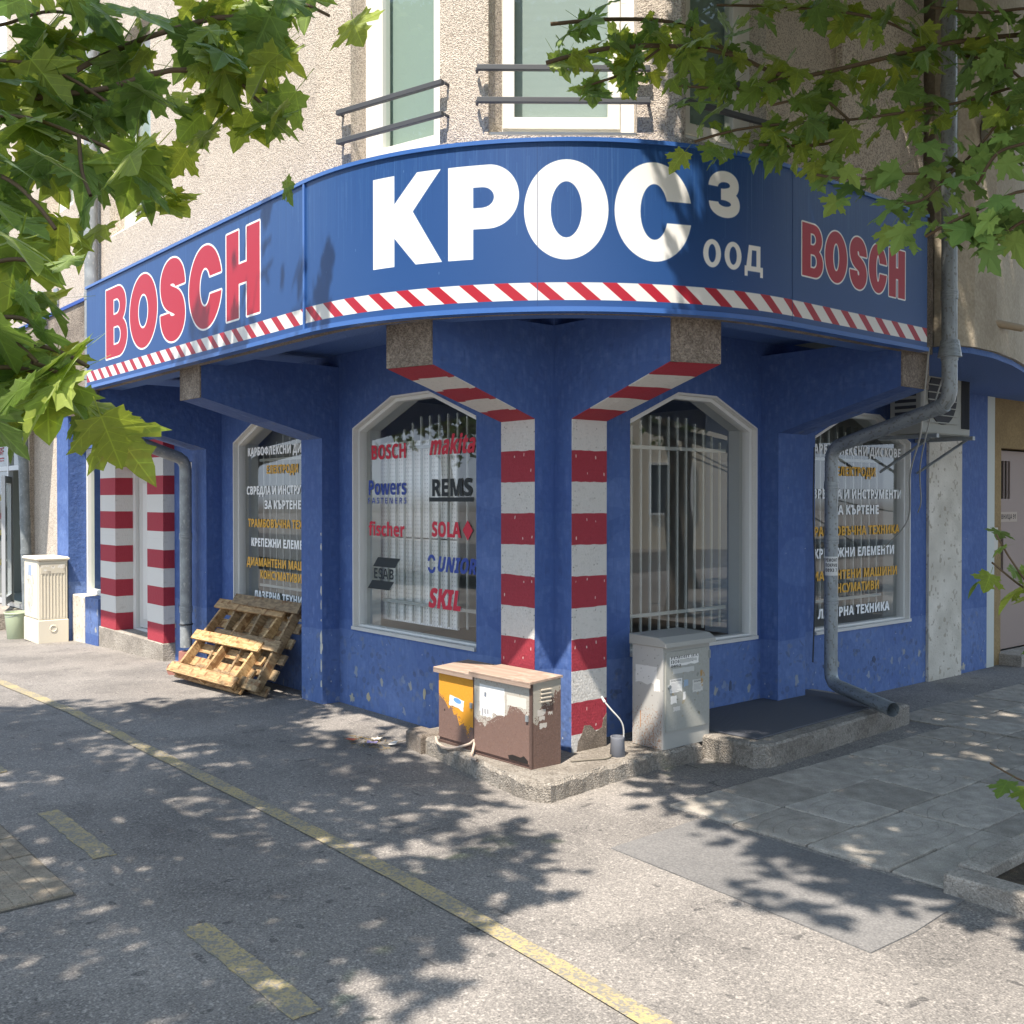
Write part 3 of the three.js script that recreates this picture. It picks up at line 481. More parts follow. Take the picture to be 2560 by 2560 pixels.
const mainFace = signFace(2048, 4.53, (c, S, H) => {
  const b = 2.843 - SIGN_Y0, t = 3.325 - SIGN_Y0, L = (ch, x0, x1, y0, y1, st, col, r) => letter(c, ch, x0, x1, y0, y1, S, H, st, col, r, WHITE);
  L('K', 0.592, 1.02, b, t, 0.295, WHITE); L('P', 1.056, 1.434, b, t, 0.285, WHITE); L('O', 1.46, 1.89, b - 0.013, t + 0.012, 0.268, WHITE); L('C', 1.923, 2.345, b - 0.013, t + 0.012, 0.268, WHITE);
  L('Z', 2.446, 2.644, 0.503, 0.73, 0.26, WHITE);
  L('O', 2.412, 2.521, 0.234, 0.38, 0.22, WHITE); L('O', 2.545, 2.656, 0.234, 0.38, 0.22, WHITE); L('D', 2.679, 2.81, 0.238, 0.376, 0.22, WHITE);
  [['B', 3.15, 3.352], ['O', 3.375, 3.6], ['S', 3.63, 3.812], ['C', 3.838, 4.04], ['H', 4.065, 4.255]].forEach(([g, x0, x1]) => L(g, x0, x1, 0.275, 0.57, 0.275, RED, 0.009));
}, 0.0);
const sideFace = signFace(2048, 3.86, (c, S, H) => {
  [['B', 0.49, 0.98], ['O', 1.04, 1.61], ['S', 1.67, 2.13], ['C', 2.2, 2.74], ['H', 2.81, 3.29]].forEach(([g, x0, x1]) => letter(c, g, x0, x1, 0.185, 0.745, S, H, 0.325, RED, 0.013, WHITE));
}, 0.09);
{
  const sign = thing('shop_sign', 'long curved blue sign with white and red lettering wrapped round the shop corner', 'sign');
  const path = (s, r) => { const q = SIGN_R * Math.PI / 2, R = SIGN_R + r; if (s <= 0) return [CX + s, CZ + R]; if (s >= q) return [CX + R, CZ - (s - q)]; const a = s / SIGN_R; return [CX + R * Math.sin(a), CZ + R * Math.cos(a)]; };
  const sweep = (s0, s1, n, rOut, rIn, y0, y1) => {   // a panel bent along the path: front, back, top, foot and ends
    const pos = [], uv = [], q = (a, b, c, d, ua, ub, uc, ud) => { for (const [p, u] of [[a, ua], [b, ub], [c, uc], [a, ua], [c, uc], [d, ud]]) { pos.push(...p); uv.push(...u); } };
    const P = (k, r, y) => { const [x, z] = path(mix(s0, s1, k / n), r); return [x, y, z]; };
    for (let k = 0; k < n; k++) {
      const u0 = k / n, u1 = (k + 1) / n;
      q(P(k, rOut, y0), P(k + 1, rOut, y0), P(k + 1, rOut, y1), P(k, rOut, y1), [u0, 0], [u1, 0], [u1, 1], [u0, 1]);
      q(P(k + 1, rIn, y0), P(k, rIn, y0), P(k, rIn, y1), P(k + 1, rIn, y1), [0.001, 0.9], [0.002, 0.9], [0.002, 0.91], [0.001, 0.91]);
      q(P(k, rOut, y1), P(k + 1, rOut, y1), P(k + 1, rIn, y1), P(k, rIn, y1), [0.001, 0.9], [0.002, 0.9], [0.002, 0.91], [0.001, 0.91]);
      q(P(k, rIn, y0), P(k + 1, rIn, y0), P(k + 1, rOut, y0), P(k, rOut, y0), [0.001, 0.9], [0.002, 0.9], [0.002, 0.91], [0.001, 0.91]);
    }
    for (const [k, f] of [[0, 0], [n, 1]]) { const a = P(k, rIn, y0), b = P(k, rOut, y0), c = P(k, rOut, y1), d = P(k, rIn, y1), e = [0.001, 0.9]; f ? q(b, a, d, c, e, e, e, e) : q(a, b, c, d, e, e, e, e); }
    const g = new THREE.BufferGeometry(); g.setAttribute('position', new THREE.Float32BufferAttribute(pos, 3)); g.setAttribute('uv', new THREE.Float32BufferAttribute(uv, 2)); g.computeVertexNormals();
    return g;
  };
  const smooth = (g) => { // round the normals of the bent front
    const p = g.attributes.position, n = g.attributes.normal; for (let i = 0; i < p.count; i++) if (Math.abs(n.getY(i)) < 0.1) { const dx = p.getX(i) - CX, dz = p.getZ(i) - CZ; if (dx > 0 && dz > 0 && n.getX(i) * dx + n.getZ(i) * dz > 0.5 * Math.hypot(dx, dz)) { const L = Math.hypot(dx, dz); n.setXYZ(i, dx / L, 0, dz / L); } } return g; };
  const vinyl = (map) => new THREE.MeshPhysicalMaterial({ map, roughness: 0.45 });
  const trim = new THREE.MeshPhysicalMaterial({ color: 0x3a66aa, roughness: 0.4, clearcoat: 0.2 });
  part('sign_panel', smooth(sweep(0.003, 4.53, 72, 0, -0.05, SIGN_Y0, SIGN_Y1)), vinyl(mainFace), sign, 'curved blue panel lettered in white and red');
  part('sign_panel', sweep(-3.865, -0.004, 8, 0, -0.05, SIGN_Y0, SIGN_Y1), vinyl(sideFace), sign, 'flat blue panel with large red lettering');
  for (const [a, b, n] of [[-3.87, 4.535, 110]]) { part('sign_trim', smooth(sweep(a, b, n, 0.012, -0.055, SIGN_Y1 + 0.001, SIGN_Y1 + 0.022)), trim, sign); part('sign_trim', smooth(sweep(a, b, n, 0.012, -0.055, SIGN_Y0 - 0.026, SIGN_Y0 - 0.001)), trim, sign); }
  for (const s of [1.53, 3.06]) { const [x0, z0] = path(s - 0.0015, 0.0006), [x1, z1] = path(s + 0.0015, 0.0006); part('sign_joint', quadPlate([x0, SIGN_Y0, z0], [x1, SIGN_Y0, z1], [x1, SIGN_Y1, z1], [x0, SIGN_Y1, z0], 0.0006), std({ color: 0x1c3f74, roughness: 0.6 }), sign); }
  part('sign_seam', box(CX - 0.012, CX + 0.008, SIGN_Y0, SIGN_Y1, CZ + SIGN_R + 0.001, CZ + SIGN_R + 0.01), trim, sign);
}

/* ------------------------------------------------------------------ downpipes */
function pipeRun(t, name, pts, r, mat, joints = []) {   // straight lengths with swept bends
  const curve = new THREE.CurvePath(), P = pts.map((p) => V(...p)), bend = 0.09;
  let from = P[0];
  for (let i = 1; i < P.length; i++) {
    const last = i === P.length - 1, dir = P[i].clone().sub(P[i - 1]).normalize(), to = last ? P[i] : P[i].clone().addScaledVector(dir, -bend);
    curve.add(new THREE.LineCurve3(from, to));
    if (!last) { const nd = P[i + 1].clone().sub(P[i]).normalize(), out = P[i].clone().addScaledVector(nd, bend); curve.add(new THREE.QuadraticBezierCurve3(to, P[i], out)); from = out; }
  }
  const pos = [], L = curve.getLength(), n = Math.ceil(L / 0.05), pp = []; for (let k = 0; k <= n; k++) pp.push(curve.getPointAt(k / n));
  const g = new THREE.TubeGeometry(new THREE.CatmullRomCurve3(pp, false, 'centripetal'), n, r, 16, false);
  const uv = g.attributes.uv; for (let i = 0; i < uv.count; i++) uv.setXY(i, uv.getX(i) * L / 0.6, uv.getY(i));
  part(name, g, mat, t);
  for (const s of joints) { const c = curve.getPointAt(s / L), d = curve.getTangentAt(s / L); part('pipe_collar', straightTube(c.clone().addScaledVector(d, -0.03).toArray(), c.clone().addScaledVector(d, 0.03).toArray(), r + 0.005, r + 0.005, 16), mat, t); }
}
{
  const a = thing('downpipe', 'grey downpipe beside the leaning pallets, bent in from the end of the sign', 'drainpipe');
  pipeRun(a, 'pipe', [[-4.74, 7.5, 1.2], [-4.74, 2.27, 1.2], [-4.93, 1.99, 0.27], [-4.93, 0.2, 0.27]], 0.056, oldPipe, [1.2, 2.5, 3.55, 4.1, 4.8, 6.9, 7.6]);
  part('clay_socket', new THREE.CylinderGeometry(0.068, 0.074, 0.16, 18).translate(-4.93, 0.08, 0.27), std({ color: 0x9a6a5e, roughness: 0.9 }), a);
  part('clay_outlet', straightTube([-4.93, 0.02, 0.3], [-4.84, 0.01, 0.44], 0.06, 0.066, 18), std({ color: 0x9a6a5e, roughness: 0.9 }), a);
  part('pipe_strap', new THREE.TorusGeometry(0.06, 0.008, 6, 20).rotateX(Math.PI / 2).translate(-4.93, 0.42, 0.27), rubberDark, a);
  const b = thing('downpipe', 'galvanised downpipe bent under the air conditioner, its foot lying on the step', 'drainpipe');
  pipeRun(b, 'pipe', [[1.27, 7.5, -2.3], [1.27, 2.24, -2.36], [0.3, 1.99, -2.5], [0.3, 0.25, -2.5], [0.97, 0.195, -2.2]], 0.049, zinc, [1.6, 3.2, 4.55, 4.95, 5.3, 6.5, 6.9, 7.35]);
  part('hopper_flange', new THREE.CylinderGeometry(0.058, 0.076, 0.11, 16).translate(1.27, 2.6, -2.36), zinc, b);
  const c = thing('downpipe', 'pale straight downpipe beside the neighbouring glass door', 'drainpipe');
  pipeRun(c, 'pipe', [[-10.5, 7.5, 0.38], [-10.5, -0.17, 0.22]], 0.066, std({ map: oldPipeMap, color: 0xdfe3e4, roughness: 0.55, metalness: 0.2 }), [5.3, 6.2, 6.6]);
}

/* ------------------------------------------------------------------ left part of the front: porch, window strip, end pier */
const porchBands = std({ map: bandTex(Array.from({ length: 10 }, (_, k) => (k + 1) / 11), true, 256, 1024, false), bumpMap: fineBump, bumpScale: 0.003, roughness: 0.85 });
{
  const porch = sub('porch', shop), bandUV = (g) => triUV(g, 1, 2.13, 0, -0.12 / 2.13);
  part('porch_front', bandUV(slab([[-7.82, 0.12], [-7.31, 0.12], [-7.31, 2.0], [-6.33, 2.0], [-6.33, 0.12], [-5.88, 0.12], [-5.88, 2.25], [-7.82, 2.25]], -0.17, 0.12)), porchBands, porch, 'porch front painted in red and white bands');
  part('porch_base', triUV(plan(ragged([[-7.85, -0.2], [-7.85, 0.13], [-5.87, 0.13], [-5.87, -0.2]], 0.1, 0.004), -0.25, 0.118, 0.008), 0.9), concrete, porch);
  part('porch_head', blueUV(box(-7.83, -5.952, 2.252, 2.78, -0.25, 0.06)), blue, porch); part('porch_back', box(-7.8, -5.96, 0.12, 2.25, -0.9, -0.88), darkInside, porch); part('porch_cheek', box(-7.82, -7.78, 0.12, 2.25, -0.87, -0.171), paleInside, porch); part('porch_cheek', box(-6.0, -5.96, 0.12, 2.25, -0.87, -0.251), paleInside, porch); part('porch_floor', box(-7.78, -6.0, 0.02, 0.119, -0.87, -0.2), darkInside, porch);
  const door = sub('shop_door', shop);
  part('door_frame', slab([[-7.309, 0.121], [-6.331, 0.121], [-6.331, 1.999], [-7.309, 1.999]], -0.16, -0.08, [[[-7.23, 0.14], [-6.41, 0.14], [-6.41, 1.92], [-7.23, 1.92]]]), whiteFrame, door);
  const leaf = part('door_leaf', box(0, 0.81, 0.145, 1.915, -0.02, 0.02, 0.004), std({ color: 0xcac9c3, roughness: 0.55 }), door); leaf.position.set(-7.22, 0, -0.14); leaf.rotation.y = 0.12;
  part('door_trim', box(0.1, 0.7, 0.25, 1.8, 0.021, 0.028, 0.003), whiteFrame, leaf); part('handle', box(0.73, 0.75, 1.0, 1.14, 0.021, 0.05, 0.004), zinc, leaf);
  const s = sub('shop_window', shop), sw = [[-5.735, 0.505], [-5.105, 0.505], [-5.105, 1.995], [-5.735, 1.995]];
  part('window_frame', slab(sw, -0.12, -0.05, [shrink(sw, 0.055)]), whiteFrame, s); part('pane', new THREE.ShapeGeometry(poly(shrink(sw, 0.05))).translate(0, 0, -0.085), pane, s);
  // window strip between the porch and the end pier
  const w = sub('shop_window', shop), o = [[-8.77, 0.44], [-7.84, 0.44], [-7.84, 2.25], [-8.77, 2.25]];
  part('window_frame', slab(o, -0.1, -0.02, [shrink(o, 0.055)]), whiteFrame, w); part('pane', new THREE.ShapeGeometry(poly(shrink(o, 0.05))).translate(0, 0, -0.06), pane, w);
  const blind = std({ color: 0xd6d3c0, roughness: 0.9 });
  for (let k = 0; k < 9; k++) { const q = part('blind_slat', box(-0.045, 0.045, 0.5, 2.2, -0.002, 0.002), blind, w); q.position.set(-8.64 + k * 0.09, 0, -0.2); q.rotation.y = 0.75; }
  part('window_back', box(-8.77, -7.84, 0.4, 2.25, -0.42, -0.4), paleInside, w);
  part('low_wall', triUV(plan(ragged([[-8.79, -0.4], [-8.79, 0.15], [-8.33, 0.15], [-8.33, -0.4]], 0.06, 0.005), -0.25, 0.435, 0.01), 0.8), std({ map: limeMap, bumpMap: fineBump, bumpScale: 0.004, roughness: 0.95 }), shop, 'cream whitewashed end of the low wall');
  part('low_wall', blueUV(box(-8.325, -7.856, -0.25, 0.435, -0.4, 0.14)), blue, shop);
  part('end_pier', blueUV(box(-9.23, -8.775, -0.25, 2.9, -0.4, 0.2, 0.004)), blue, shop);
  part('strip_head', blueUV(box(-8.774, -7.831, 2.252, 2.9, -0.4, 0.04)), blue, shop);
}
{ // neighbouring part of the block: glass shop door, roughcast above, a balcony
  const nb = thing('neighbour_building', 'roughcast apartment block with an aluminium glass shop door and a balcony above', 'building');
  part('upper_wall', triUV(box(-18, -7.802, 2.9, 7.6, 0.0, 0.32), 1.2), roughcast, nb); part('pier', triUV(box(-10.95, -10.62, -0.35, 2.9, -0.3, 0.16), 1.2), roughcast, nb);
  part('infill_wall', triUV(box(-10.62, -9.232, -0.35, 2.9, -0.3, 0.1), 1.2), roughcast, nb);
  const bal = sub('balcony', nb);
  part('balcony_slab', triUV(box(-13.2, -9.4, 3.75, 3.92, 0.321, 1.5), 1.2), concrete, bal); part('parapet', triUV(box(-13.2, -9.4, 3.921, 4.8, 1.36, 1.5), 1.2), roughcast, bal); part('parapet', triUV(box(-9.54, -9.4, 3.921, 4.8, 0.322, 1.359), 1.2), roughcast, bal);
  part('canopy', box(-14.6, -10.6, 2.72, 2.85, 0.1, 0.7), std({ color: 0x6d665e, roughness: 0.9 }), nb);
  const fr = sub('shop_front', nb), members = [];
  for (const x of [-14.5, -13.2, -12.12, -11.22, -10.99]) members.push(box(x - 0.035, x + 0.035, 0.0, 2.7, 0.0, 0.07));
  for (const y of [0.06, 2.09, 2.68]) members.push(box(-14.5, -10.99, y - 0.035, y + 0.035, 0.005, 0.066));
  members.forEach((g) => part('frame_bar', g, aluminium, fr));
  for (const [a, b, y0, y1] of [[-14.46, -13.24, 0.1, 2.05], [-13.16, -12.16, 0.1, 2.05], [-11.18, -11.03, 0.1, 2.05], [-14.46, -13.24, 2.13, 2.64], [-13.16, -12.16, 2.13, 2.64], [-12.08, -11.26, 2.13, 2.64], [-11.18, -11.03, 2.13, 2.64]]) part('pane', new THREE.PlaneGeometry(b - a, y1 - y0).translate((a + b) / 2, (y0 + y1) / 2, 0.03), pane, fr);
  const door = sub('glass_door', nb); door.position.set(-12.08, -0.04, 0.05); door.rotation.y = -0.35;
  part('door_frame', slab([[0, 0.14], [0.82, 0.14], [0.82, 2.0], [0, 2.0]], -0.025, 0.025, [[[0.09, 0.25], [0.73, 0.25], [0.73, 1.9], [0.09, 1.9]]]), aluminium, door);
  part('door_pane', new THREE.PlaneGeometry(0.66, 1.67).translate(0.41, 1.075, 0), pane, door); part('handle', tube([[0.12, 0.75, 0.03], [0.12, 0.75, 0.09], [0.12, 1.15, 0.09], [0.12, 1.15, 0.03]], 0.012, 8), aluminium, door);
  part('notice', box(0.3, 0.5, 1.25, 1.55, 0.004, 0.006), std({ color: 0xe6e6e2 }), door);
  const txt = canvasTex(512, 256, (c, w, h) => { const S = 512 / 0.9, H = h / S; fitText(c, S, 'КОНСУМАТИВИ', 0.03, 0.87, 0.33, 0.08, '#b9a233', H); fitText(c, S, 'DAF', 0.22, 0.62, 0.13, 0.12, '#b5646c', H); c.fillStyle = '#b5646c'; c.fillRect(0.22 * S, (H - 0.09) * S, 0.4 * S, 0.02 * S); c.fillRect(0.22 * S, (H - 0.05) * S, 0.4 * S, 0.015 * S); });
  part('lettering', new THREE.PlaneGeometry(0.9, 0.45).translate(-12.66, 2.4, 0.036), std({ map: txt, transparent: true, alphaTest: 0.5 }), fr);
  const txt2 = canvasTex(256, 512, (c, w, h) => { const S = 512 / 1.6, H = 1.6; [['UAZ', 1.3, '#a99a3a'], ['DAF', 1.02, '#9c4a52'], ['ГАЗ', 0.75, '#a99a3a'], ['ЗИЛ', 0.3, '#a99a3a']].forEach(([t, y, k]) => fitText(c, S, t, 0.18, 0.62, y, 0.1, k, H)); });
  part('lettering', new THREE.PlaneGeometry(0.8, 1.6).translate(-12.66, 1.1, 0.036), std({ map: txt2, transparent: true, alphaTest: 0.5 }), fr);
  part('shop_room', mergeGeometries([box(-14.5, -10.96, -0.3, 0.02, -4, 0.0), box(-14.5, -10.96, 0.02, 2.8, -4.1, -4), box(-14.6, -14.5, 0.02, 2.8, -4, 0), box(-10.96, -10.86, 0.02, 2.8, -4, -0.3), box(-14.5, -10.96, 2.72, 2.82, -4, 0.09)].map((g) => g.toNonIndexed())), darkInside, nb);
  part('threshold', triUV(box(-14.5, -10.99, -0.3, 0.02, 0.075, 0.65, 0.01), 1), concrete, nb);
}
{ // beyond the right-hand end: curved bay over the entrance to the flats
  const eb = thing('entrance_building', 'beige plastered apartment building with a curved bay above its entrance door', 'building');
  const bay = [[1.12, -2.44], [1.25, -2.5], [1.29, -2.66], [1.28, -3.0], [1.19, -3.5], [1.06, -4.0], [0.9, -4.6], [0.76, -5.3], [0.66, -6.2], [0.6, -9]];
  const plasterMap = dataTex(512, (u, v) => { const g = fbm(u, v, 4, 4, 121), f = fbm(u, v, 90, 2, 123); return mix3([150, 138, 118], [190, 178, 156], clamp01(0.5 + (g - 0.5) * 1.1 + (f - 0.5) * 0.6)); });
  const plaster = std({ map: plasterMap, bumpMap: fineBump, bumpScale: 0.004, roughness: 0.95 });
  part('bay_wall', triUV(plan([...bay, [0.2, -9], [0.2, -2.65], [0.78, -2.62]], 2.64, 7.6), 1.3), plaster, eb);
  part('bay_soffit', plan([...bay.map(([x, z]) => [x - 0.03, z - 0.01]), [-0.25, -9], [-0.25, -2.44]], 2.60, 2.639), blueSoffit, eb);
  const yellowPlaster = std({ map: plasterMap, color: 0xd8c7a2, bumpMap: fineBump, bumpScale: 0.004, roughness: 0.95 });
  part('entrance_wall', triUV(toRight(slab([[5.603, -0.05], [5.93, -0.05], [5.93, 2.12], [6.95, 2.12], [6.95, -0.05], [9, -0.05], [9, 2.6], [5.603, 2.6]], -0.25, -0.02)), 1.3), yellowPlaster, eb);
  const d = sub('entrance_door', eb); d.rotation.y = Math.PI / 2;
  const doorPaint = std({ color: 0x94837a, roughness: 0.6 });
  part('door_leaf', slab([[5.97, 0.12], [6.93, 0.12], [6.93, 2.1], [5.97, 2.1]], -0.14, -0.1, [[[6.05, 1.62], [6.3, 1.62], [6.3, 2.0], [6.05, 2.0]], [[6.08, 0.9], [6.16, 0.9], [6.16, 1.3], [6.08, 1.3]]]), doorPaint, d);
  part('door_pane', box(6.04, 6.31, 1.61, 2.01, -0.13, -0.12), std({ color: 0x3a3a36, roughness: 0.15 }), d); part('door_pane', box(6.07, 6.17, 0.89, 1.31, -0.13, -0.12), std({ color: 0x4a4a46, roughness: 0.15 }), d);
  for (const x of [6.11, 6.18, 6.25]) part('pane_bar', box(x - 0.006, x + 0.006, 1.62, 2.0, -0.118, -0.105), doorPaint, d);
  const plate = canvasTex(256, 64, (c, w, h) => { c.fillStyle = '#b3a496'; c.fillRect(0, 0, w, h); fitText(c, 256, 'ИВНИЦА 91', 0.04, 0.96, 0.07, 0.12, '#3b342f', 0.25); });
  part('name_plate', new THREE.PlaneGeometry(0.42, 0.1).translate(6.24, 1.44, -0.096), std({ map: plate }), d);
  part('notice', box(5.7, 5.86, 1.12, 1.34, -0.018, -0.016), std({ color: 0xc9c5bb }), d);
  part('door_step', triUV(toRight(box(5.9, 7.0, -0.05, 0.11, -0.09, 0.2, 0.01)), 1), concrete, eb);
  part('entrance_back', box(-0.6, -0.3, 0, 2.6, -9, -5.6), darkInside, eb);
  part('wall_stub', straightTube([1.2, 2.86, -2.75], [1.32, 2.83, -3.3], 0.03, 0.025), std({ color: 0xa28f74, roughness: 0.9 }), eb);
}

{ // paint and plaster flaked off edges and feet of the piers
  const flake = (cx, cy, w, h, n = 9) => { const p = []; for (let k = 0; k < n; k++) { const a = k / n * 6.283, q = rr(0.6, 1.1); p.push([cx + w * q * Math.cos(a), cy + h * q * Math.sin(a)]); } return p; };
  const bare = std({ color: 0xc9c5b8, roughness: 0.95, bumpMap: fineBump, bumpScale: 0.003 });
  for (const [y, h, w] of [[1.34, 0.016, 0.006], [1.24, 0.03, 0.01], [1.02, 0.014, 0.006], [0.9, 0.05, 0.012], [0.78, 0.04, 0.008], [0.66, 0.012, 0.006], [0.52, 0.06, 0.02], [0.44, 0.05, 0.026], [0.3, 0.07, 0.01], [0.16, 0.03, 0.012]]) part('peeled_patch', slab(flake(-2.545, y, w, h), PIER, PIER + 0.0025), bare, shop);
  for (const [x, y, w, h] of [[-1.36, 0.24, 0.02, 0.05], [-1.05, 0.14, 0.05, 0.06], [-0.86, 0.12, 0.07, 0.05], [-0.7, 0.07, 0.05, 0.05], [-2.1, 0.1, 0.03, 0.04]]) part('peeled_patch', slab(flake(x, y, w, h), 0, 0.0025), std({ color: 0xb3a98e, roughness: 0.95 }), shop);
  const raw = std({ map: rawConcreteMap, bumpMap: castBump, bumpScale: 0.012, roughness: 0.95 });
  part('peeled_patch', triUV(toRight(slab([[0.03, 0.06], [0.285, 0.06], [0.288, 0.3], [0.262, 0.27], [0.25, 0.22], [0.2, 0.2], [0.15, 0.245], [0.1, 0.25], [0.08, 0.2], [0.05, 0.16]], PIER + 0.005, PIER + 0.009)), 0.5), raw, shop, 'broken plaster at the foot of the pier');
  for (const [u, y, w, h] of [[1.7, 0.28, 0.02, 0.04], [1.3, 0.34, 0.03, 0.03], [2.9, 0.3, 0.05, 0.03], [3.6, 0.28, 0.03, 0.03]]) part('peeled_patch', toRight(slab(flake(u, y, w, h), 0, 0.0025)), std({ color: 0x4c5872, roughness: 0.95 }), shop);
}

/* ------------------------------------------------------------------ fittings on the walls */
{
  const ac = thing('air_conditioner', 'white outdoor air conditioning unit on a bracket above the right window', 'air conditioner', [0.16, 2.14, -3.95], Math.PI / 2);
  const casing = std({ color: 0x9a9a90, roughness: 0.6 });
  part('casing', slab([[-0.4, 0], [0.4, 0], [0.4, 0.62], [-0.4, 0.62]], 0, 0.28, [], 0.012), casing, ac);
  part('fan_opening', new THREE.CylinderGeometry(0.23, 0.23, 0.012, 28).rotateX(Math.PI / 2).translate(-0.08, 0.31, 0.283), rubberDark, ac);
  for (let k = 0; k < 8; k++) part('grille_bar', box(-0.33, 0.17, 0.09 + k * 0.06, 0.098 + k * 0.06, 0.29, 0.298), casing, ac);
  for (let k = 0; k < 7; k++) part('grille_bar', box(0.24 + k * 0.02, 0.247 + k * 0.02, 0.06, 0.56, 0.281, 0.29), rubberDark, ac);
  for (let k = 0; k < 9; k++) part('side_slot', box(-0.406, -0.4, 0.1 + k * 0.05, 0.125 + k * 0.05, 0.05, 0.23), rubberDark, ac);
  for (const x of [-0.3, 0.3]) { part('bracket', box(x - 0.02, x + 0.02, -0.035, -0.003, -0.15, 0.36), zinc, ac); part('bracket_brace', straightTube([x, -0.3, -0.14], [x, -0.03, 0.3], 0.012, 0.012, 6), zinc, ac); }
  const cable = std({ color: 0xb4b3ac, roughness: 0.7 });
  solo('cable', tube([[1.16, 2.62, -2.3], [1.1, 2.3, -2.35], [1.02, 2.05, -2.45], [0.7, 1.8, -2.9], [0.35, 1.45, -3.5], [0.02, 1.2, -3.7]], 0.006, 6, false, 0.5), cable, 'thin pale cable hanging from the end of the sign across the right window', 'cable');
  solo('cable', tube([[1.2, 2.45, -2.42], [1.06, 2.15, -2.5], [0.75, 1.85, -2.95], [0.3, 1.6, -3.8], [0.03, 1.5, -4.25]], 0.005, 6, false, 0.5), cable, 'second pale cable looping below the air conditioner to the wall', 'cable');
  solo('cable', tube([[0.2, 2.0, -2.43], [0.2, 1.5, -2.42], [0.21, 1.0, -2.43], [0.2, 0.4, -2.42]], 0.006, 6, false, 0.5), std({ color: 0x3b3f45, roughness: 0.7 }), 'dark cable running down beside the galvanised downpipe', 'cable');
  const notice = canvasTex(128, 96, (c, w, h) => { c.fillStyle = '#dddcd6'; c.fillRect(0, 0, w, h); ['РЕМОНТ', 'ПОКРИВ', '0893 7'].forEach((t, i) => fitText(c, 128, t, 0.08, 0.92, 0.55 - i * 0.2, 0.13, '#1c1c20', 0.75)); });
  const roll = new THREE.CylinderGeometry(0.0515, 0.0515, 0.14, 20, 1, true, -0.5, 2.2).translate(0.3, 1.12, -2.5);
  solo('paper_notice', roll, std({ map: notice, side: THREE.DoubleSide }), 'small printed notice pasted round the galvanised downpipe', 'notice');
  const lamp = thing('wall_lamp', 'grey wall lamp on a bent arm on the roughcast wall beside the upper downpipe', 'lamp', [-6.0, 3.6, 1.125]);
  part('arm', tube([[0, 0, 0], [0, 0.02, 0.12], [0, 0, 0.2]], 0.02, 8, false, 0.5), zinc, lamp); part('lamp_head', new THREE.SphereGeometry(0.1, 18, 10).scale(0.8, 0.6, 1.5).translate(0, -0.02, 0.28), std({ color: 0xa8b3b4, roughness: 0.5 }), lamp); part('wall_plate', box(-0.06, 0.06, -0.08, 0.08, 0, 0.015), zinc, lamp);
  const bulk = thing('wall_lamp', 'round bulkhead lamp under a metal hood on the beige plastered bay', 'lamp', [1.29, 4.1, -2.85], Math.PI / 2 + 0.05);
  part('base', new THREE.CylinderGeometry(0.13, 0.13, 0.04, 24).rotateX(Math.PI / 2).translate(0, 0, 0.02), std({ color: 0x8a877d }), bulk); part('glass_dome', new THREE.SphereGeometry(0.11, 20, 10, 0, 6.283, 0, 1.57).rotateX(Math.PI / 2).translate(0, 0, 0.04), std({ color: 0xb9b49f, roughness: 0.2 }), bulk); part('hood', new THREE.CylinderGeometry(0.14, 0.14, 0.1, 24, 1, true, Math.PI * 0.5, Math.PI).rotateX(Math.PI / 2).translate(0, 0, 0.07), std({ color: 0xa9a595, side: THREE.DoubleSide }), bulk);
}

/* ------------------------------------------------------------------ street cabinets and other things on the pavement */
const jag = (c, w, y0, amp, n = 16) => { for (let k = 0; k <= n; k++) c.lineTo(w * k / n, y0 + rr(-amp, amp) + (k % 2 ? amp * 0.7 : -amp * 0.4)); };
const rustPaint = (c, w, h) => { c.fillStyle = 'rgb(116,92,82)'; c.fillRect(0, 0, w, h); for (let i = 0; i < 4200; i++) { c.fillStyle = `rgba(${['92,68,58', '150,120,106', '128,90,70', '84,64,56'][Math.floor(rnd() * 4)]},${rr(0.06, 0.25)})`; c.beginPath(); c.ellipse(rr(0, w), rr(0, h), rr(1, 6), rr(1, 6), 0, 0, 7); c.fill(); } for (let i = 0; i < 40; i++) { c.fillStyle = 'rgba(80,50,40,0.14)'; c.fillRect(rr(0, w), rr(0, h), rr(1, 3), rr(10, 60)); } };
const flakes = (c, pts, w, h, n, cols, spread = 16) => { for (let i = 0; i < n; i++) { const k = Math.floor(rnd() * (pts.length - 1)), t = rnd(), x = mix(pts[k][0], pts[k + 1][0], t) * w, y = mix(pts[k][1], pts[k + 1][1], t) * h; c.fillStyle = cols[Math.floor(rnd() * cols.length)]; c.beginPath(); c.ellipse(x + rr(-spread, spread), y + rr(-spread, spread) * 1.3, rr(0.8, 4.5), rr(0.8, 5), rr(0, 3), 0, 7); c.fill(); } };   // paint flaking along the rust line
const paper = (c, x, y, w, h, tone = '226,224,218') => { c.fillStyle = `rgb(${tone})`; c.beginPath(); const n = 7; for (let k = 0; k < n; k++) c.lineTo(x + w * k / n, y + rr(-2, 2)); for (let k = 0; k < n; k++) c.lineTo(x + w + rr(-3, 2), y + h * k / n); for (let k = 0; k < n; k++) c.lineTo(x + w - w * k / n, y + h + rr(-9, 5)); for (let k = 0; k < n; k++) c.lineTo(x + rr(-2, 3), y + h - h * k / n); c.fill(); };
const lines = (c, x, y, w, n, gap) => { c.fillStyle = 'rgba(90,92,98,0.7)'; for (let k = 0; k < n; k++) c.fillRect(x, y + k * gap, w * rr(0.6, 1), 2); };
const rusty = std({ map: canvasTex(512, 512, rustPaint), bumpMap: castBump, bumpScale: 0.003, roughness: 0.9 });
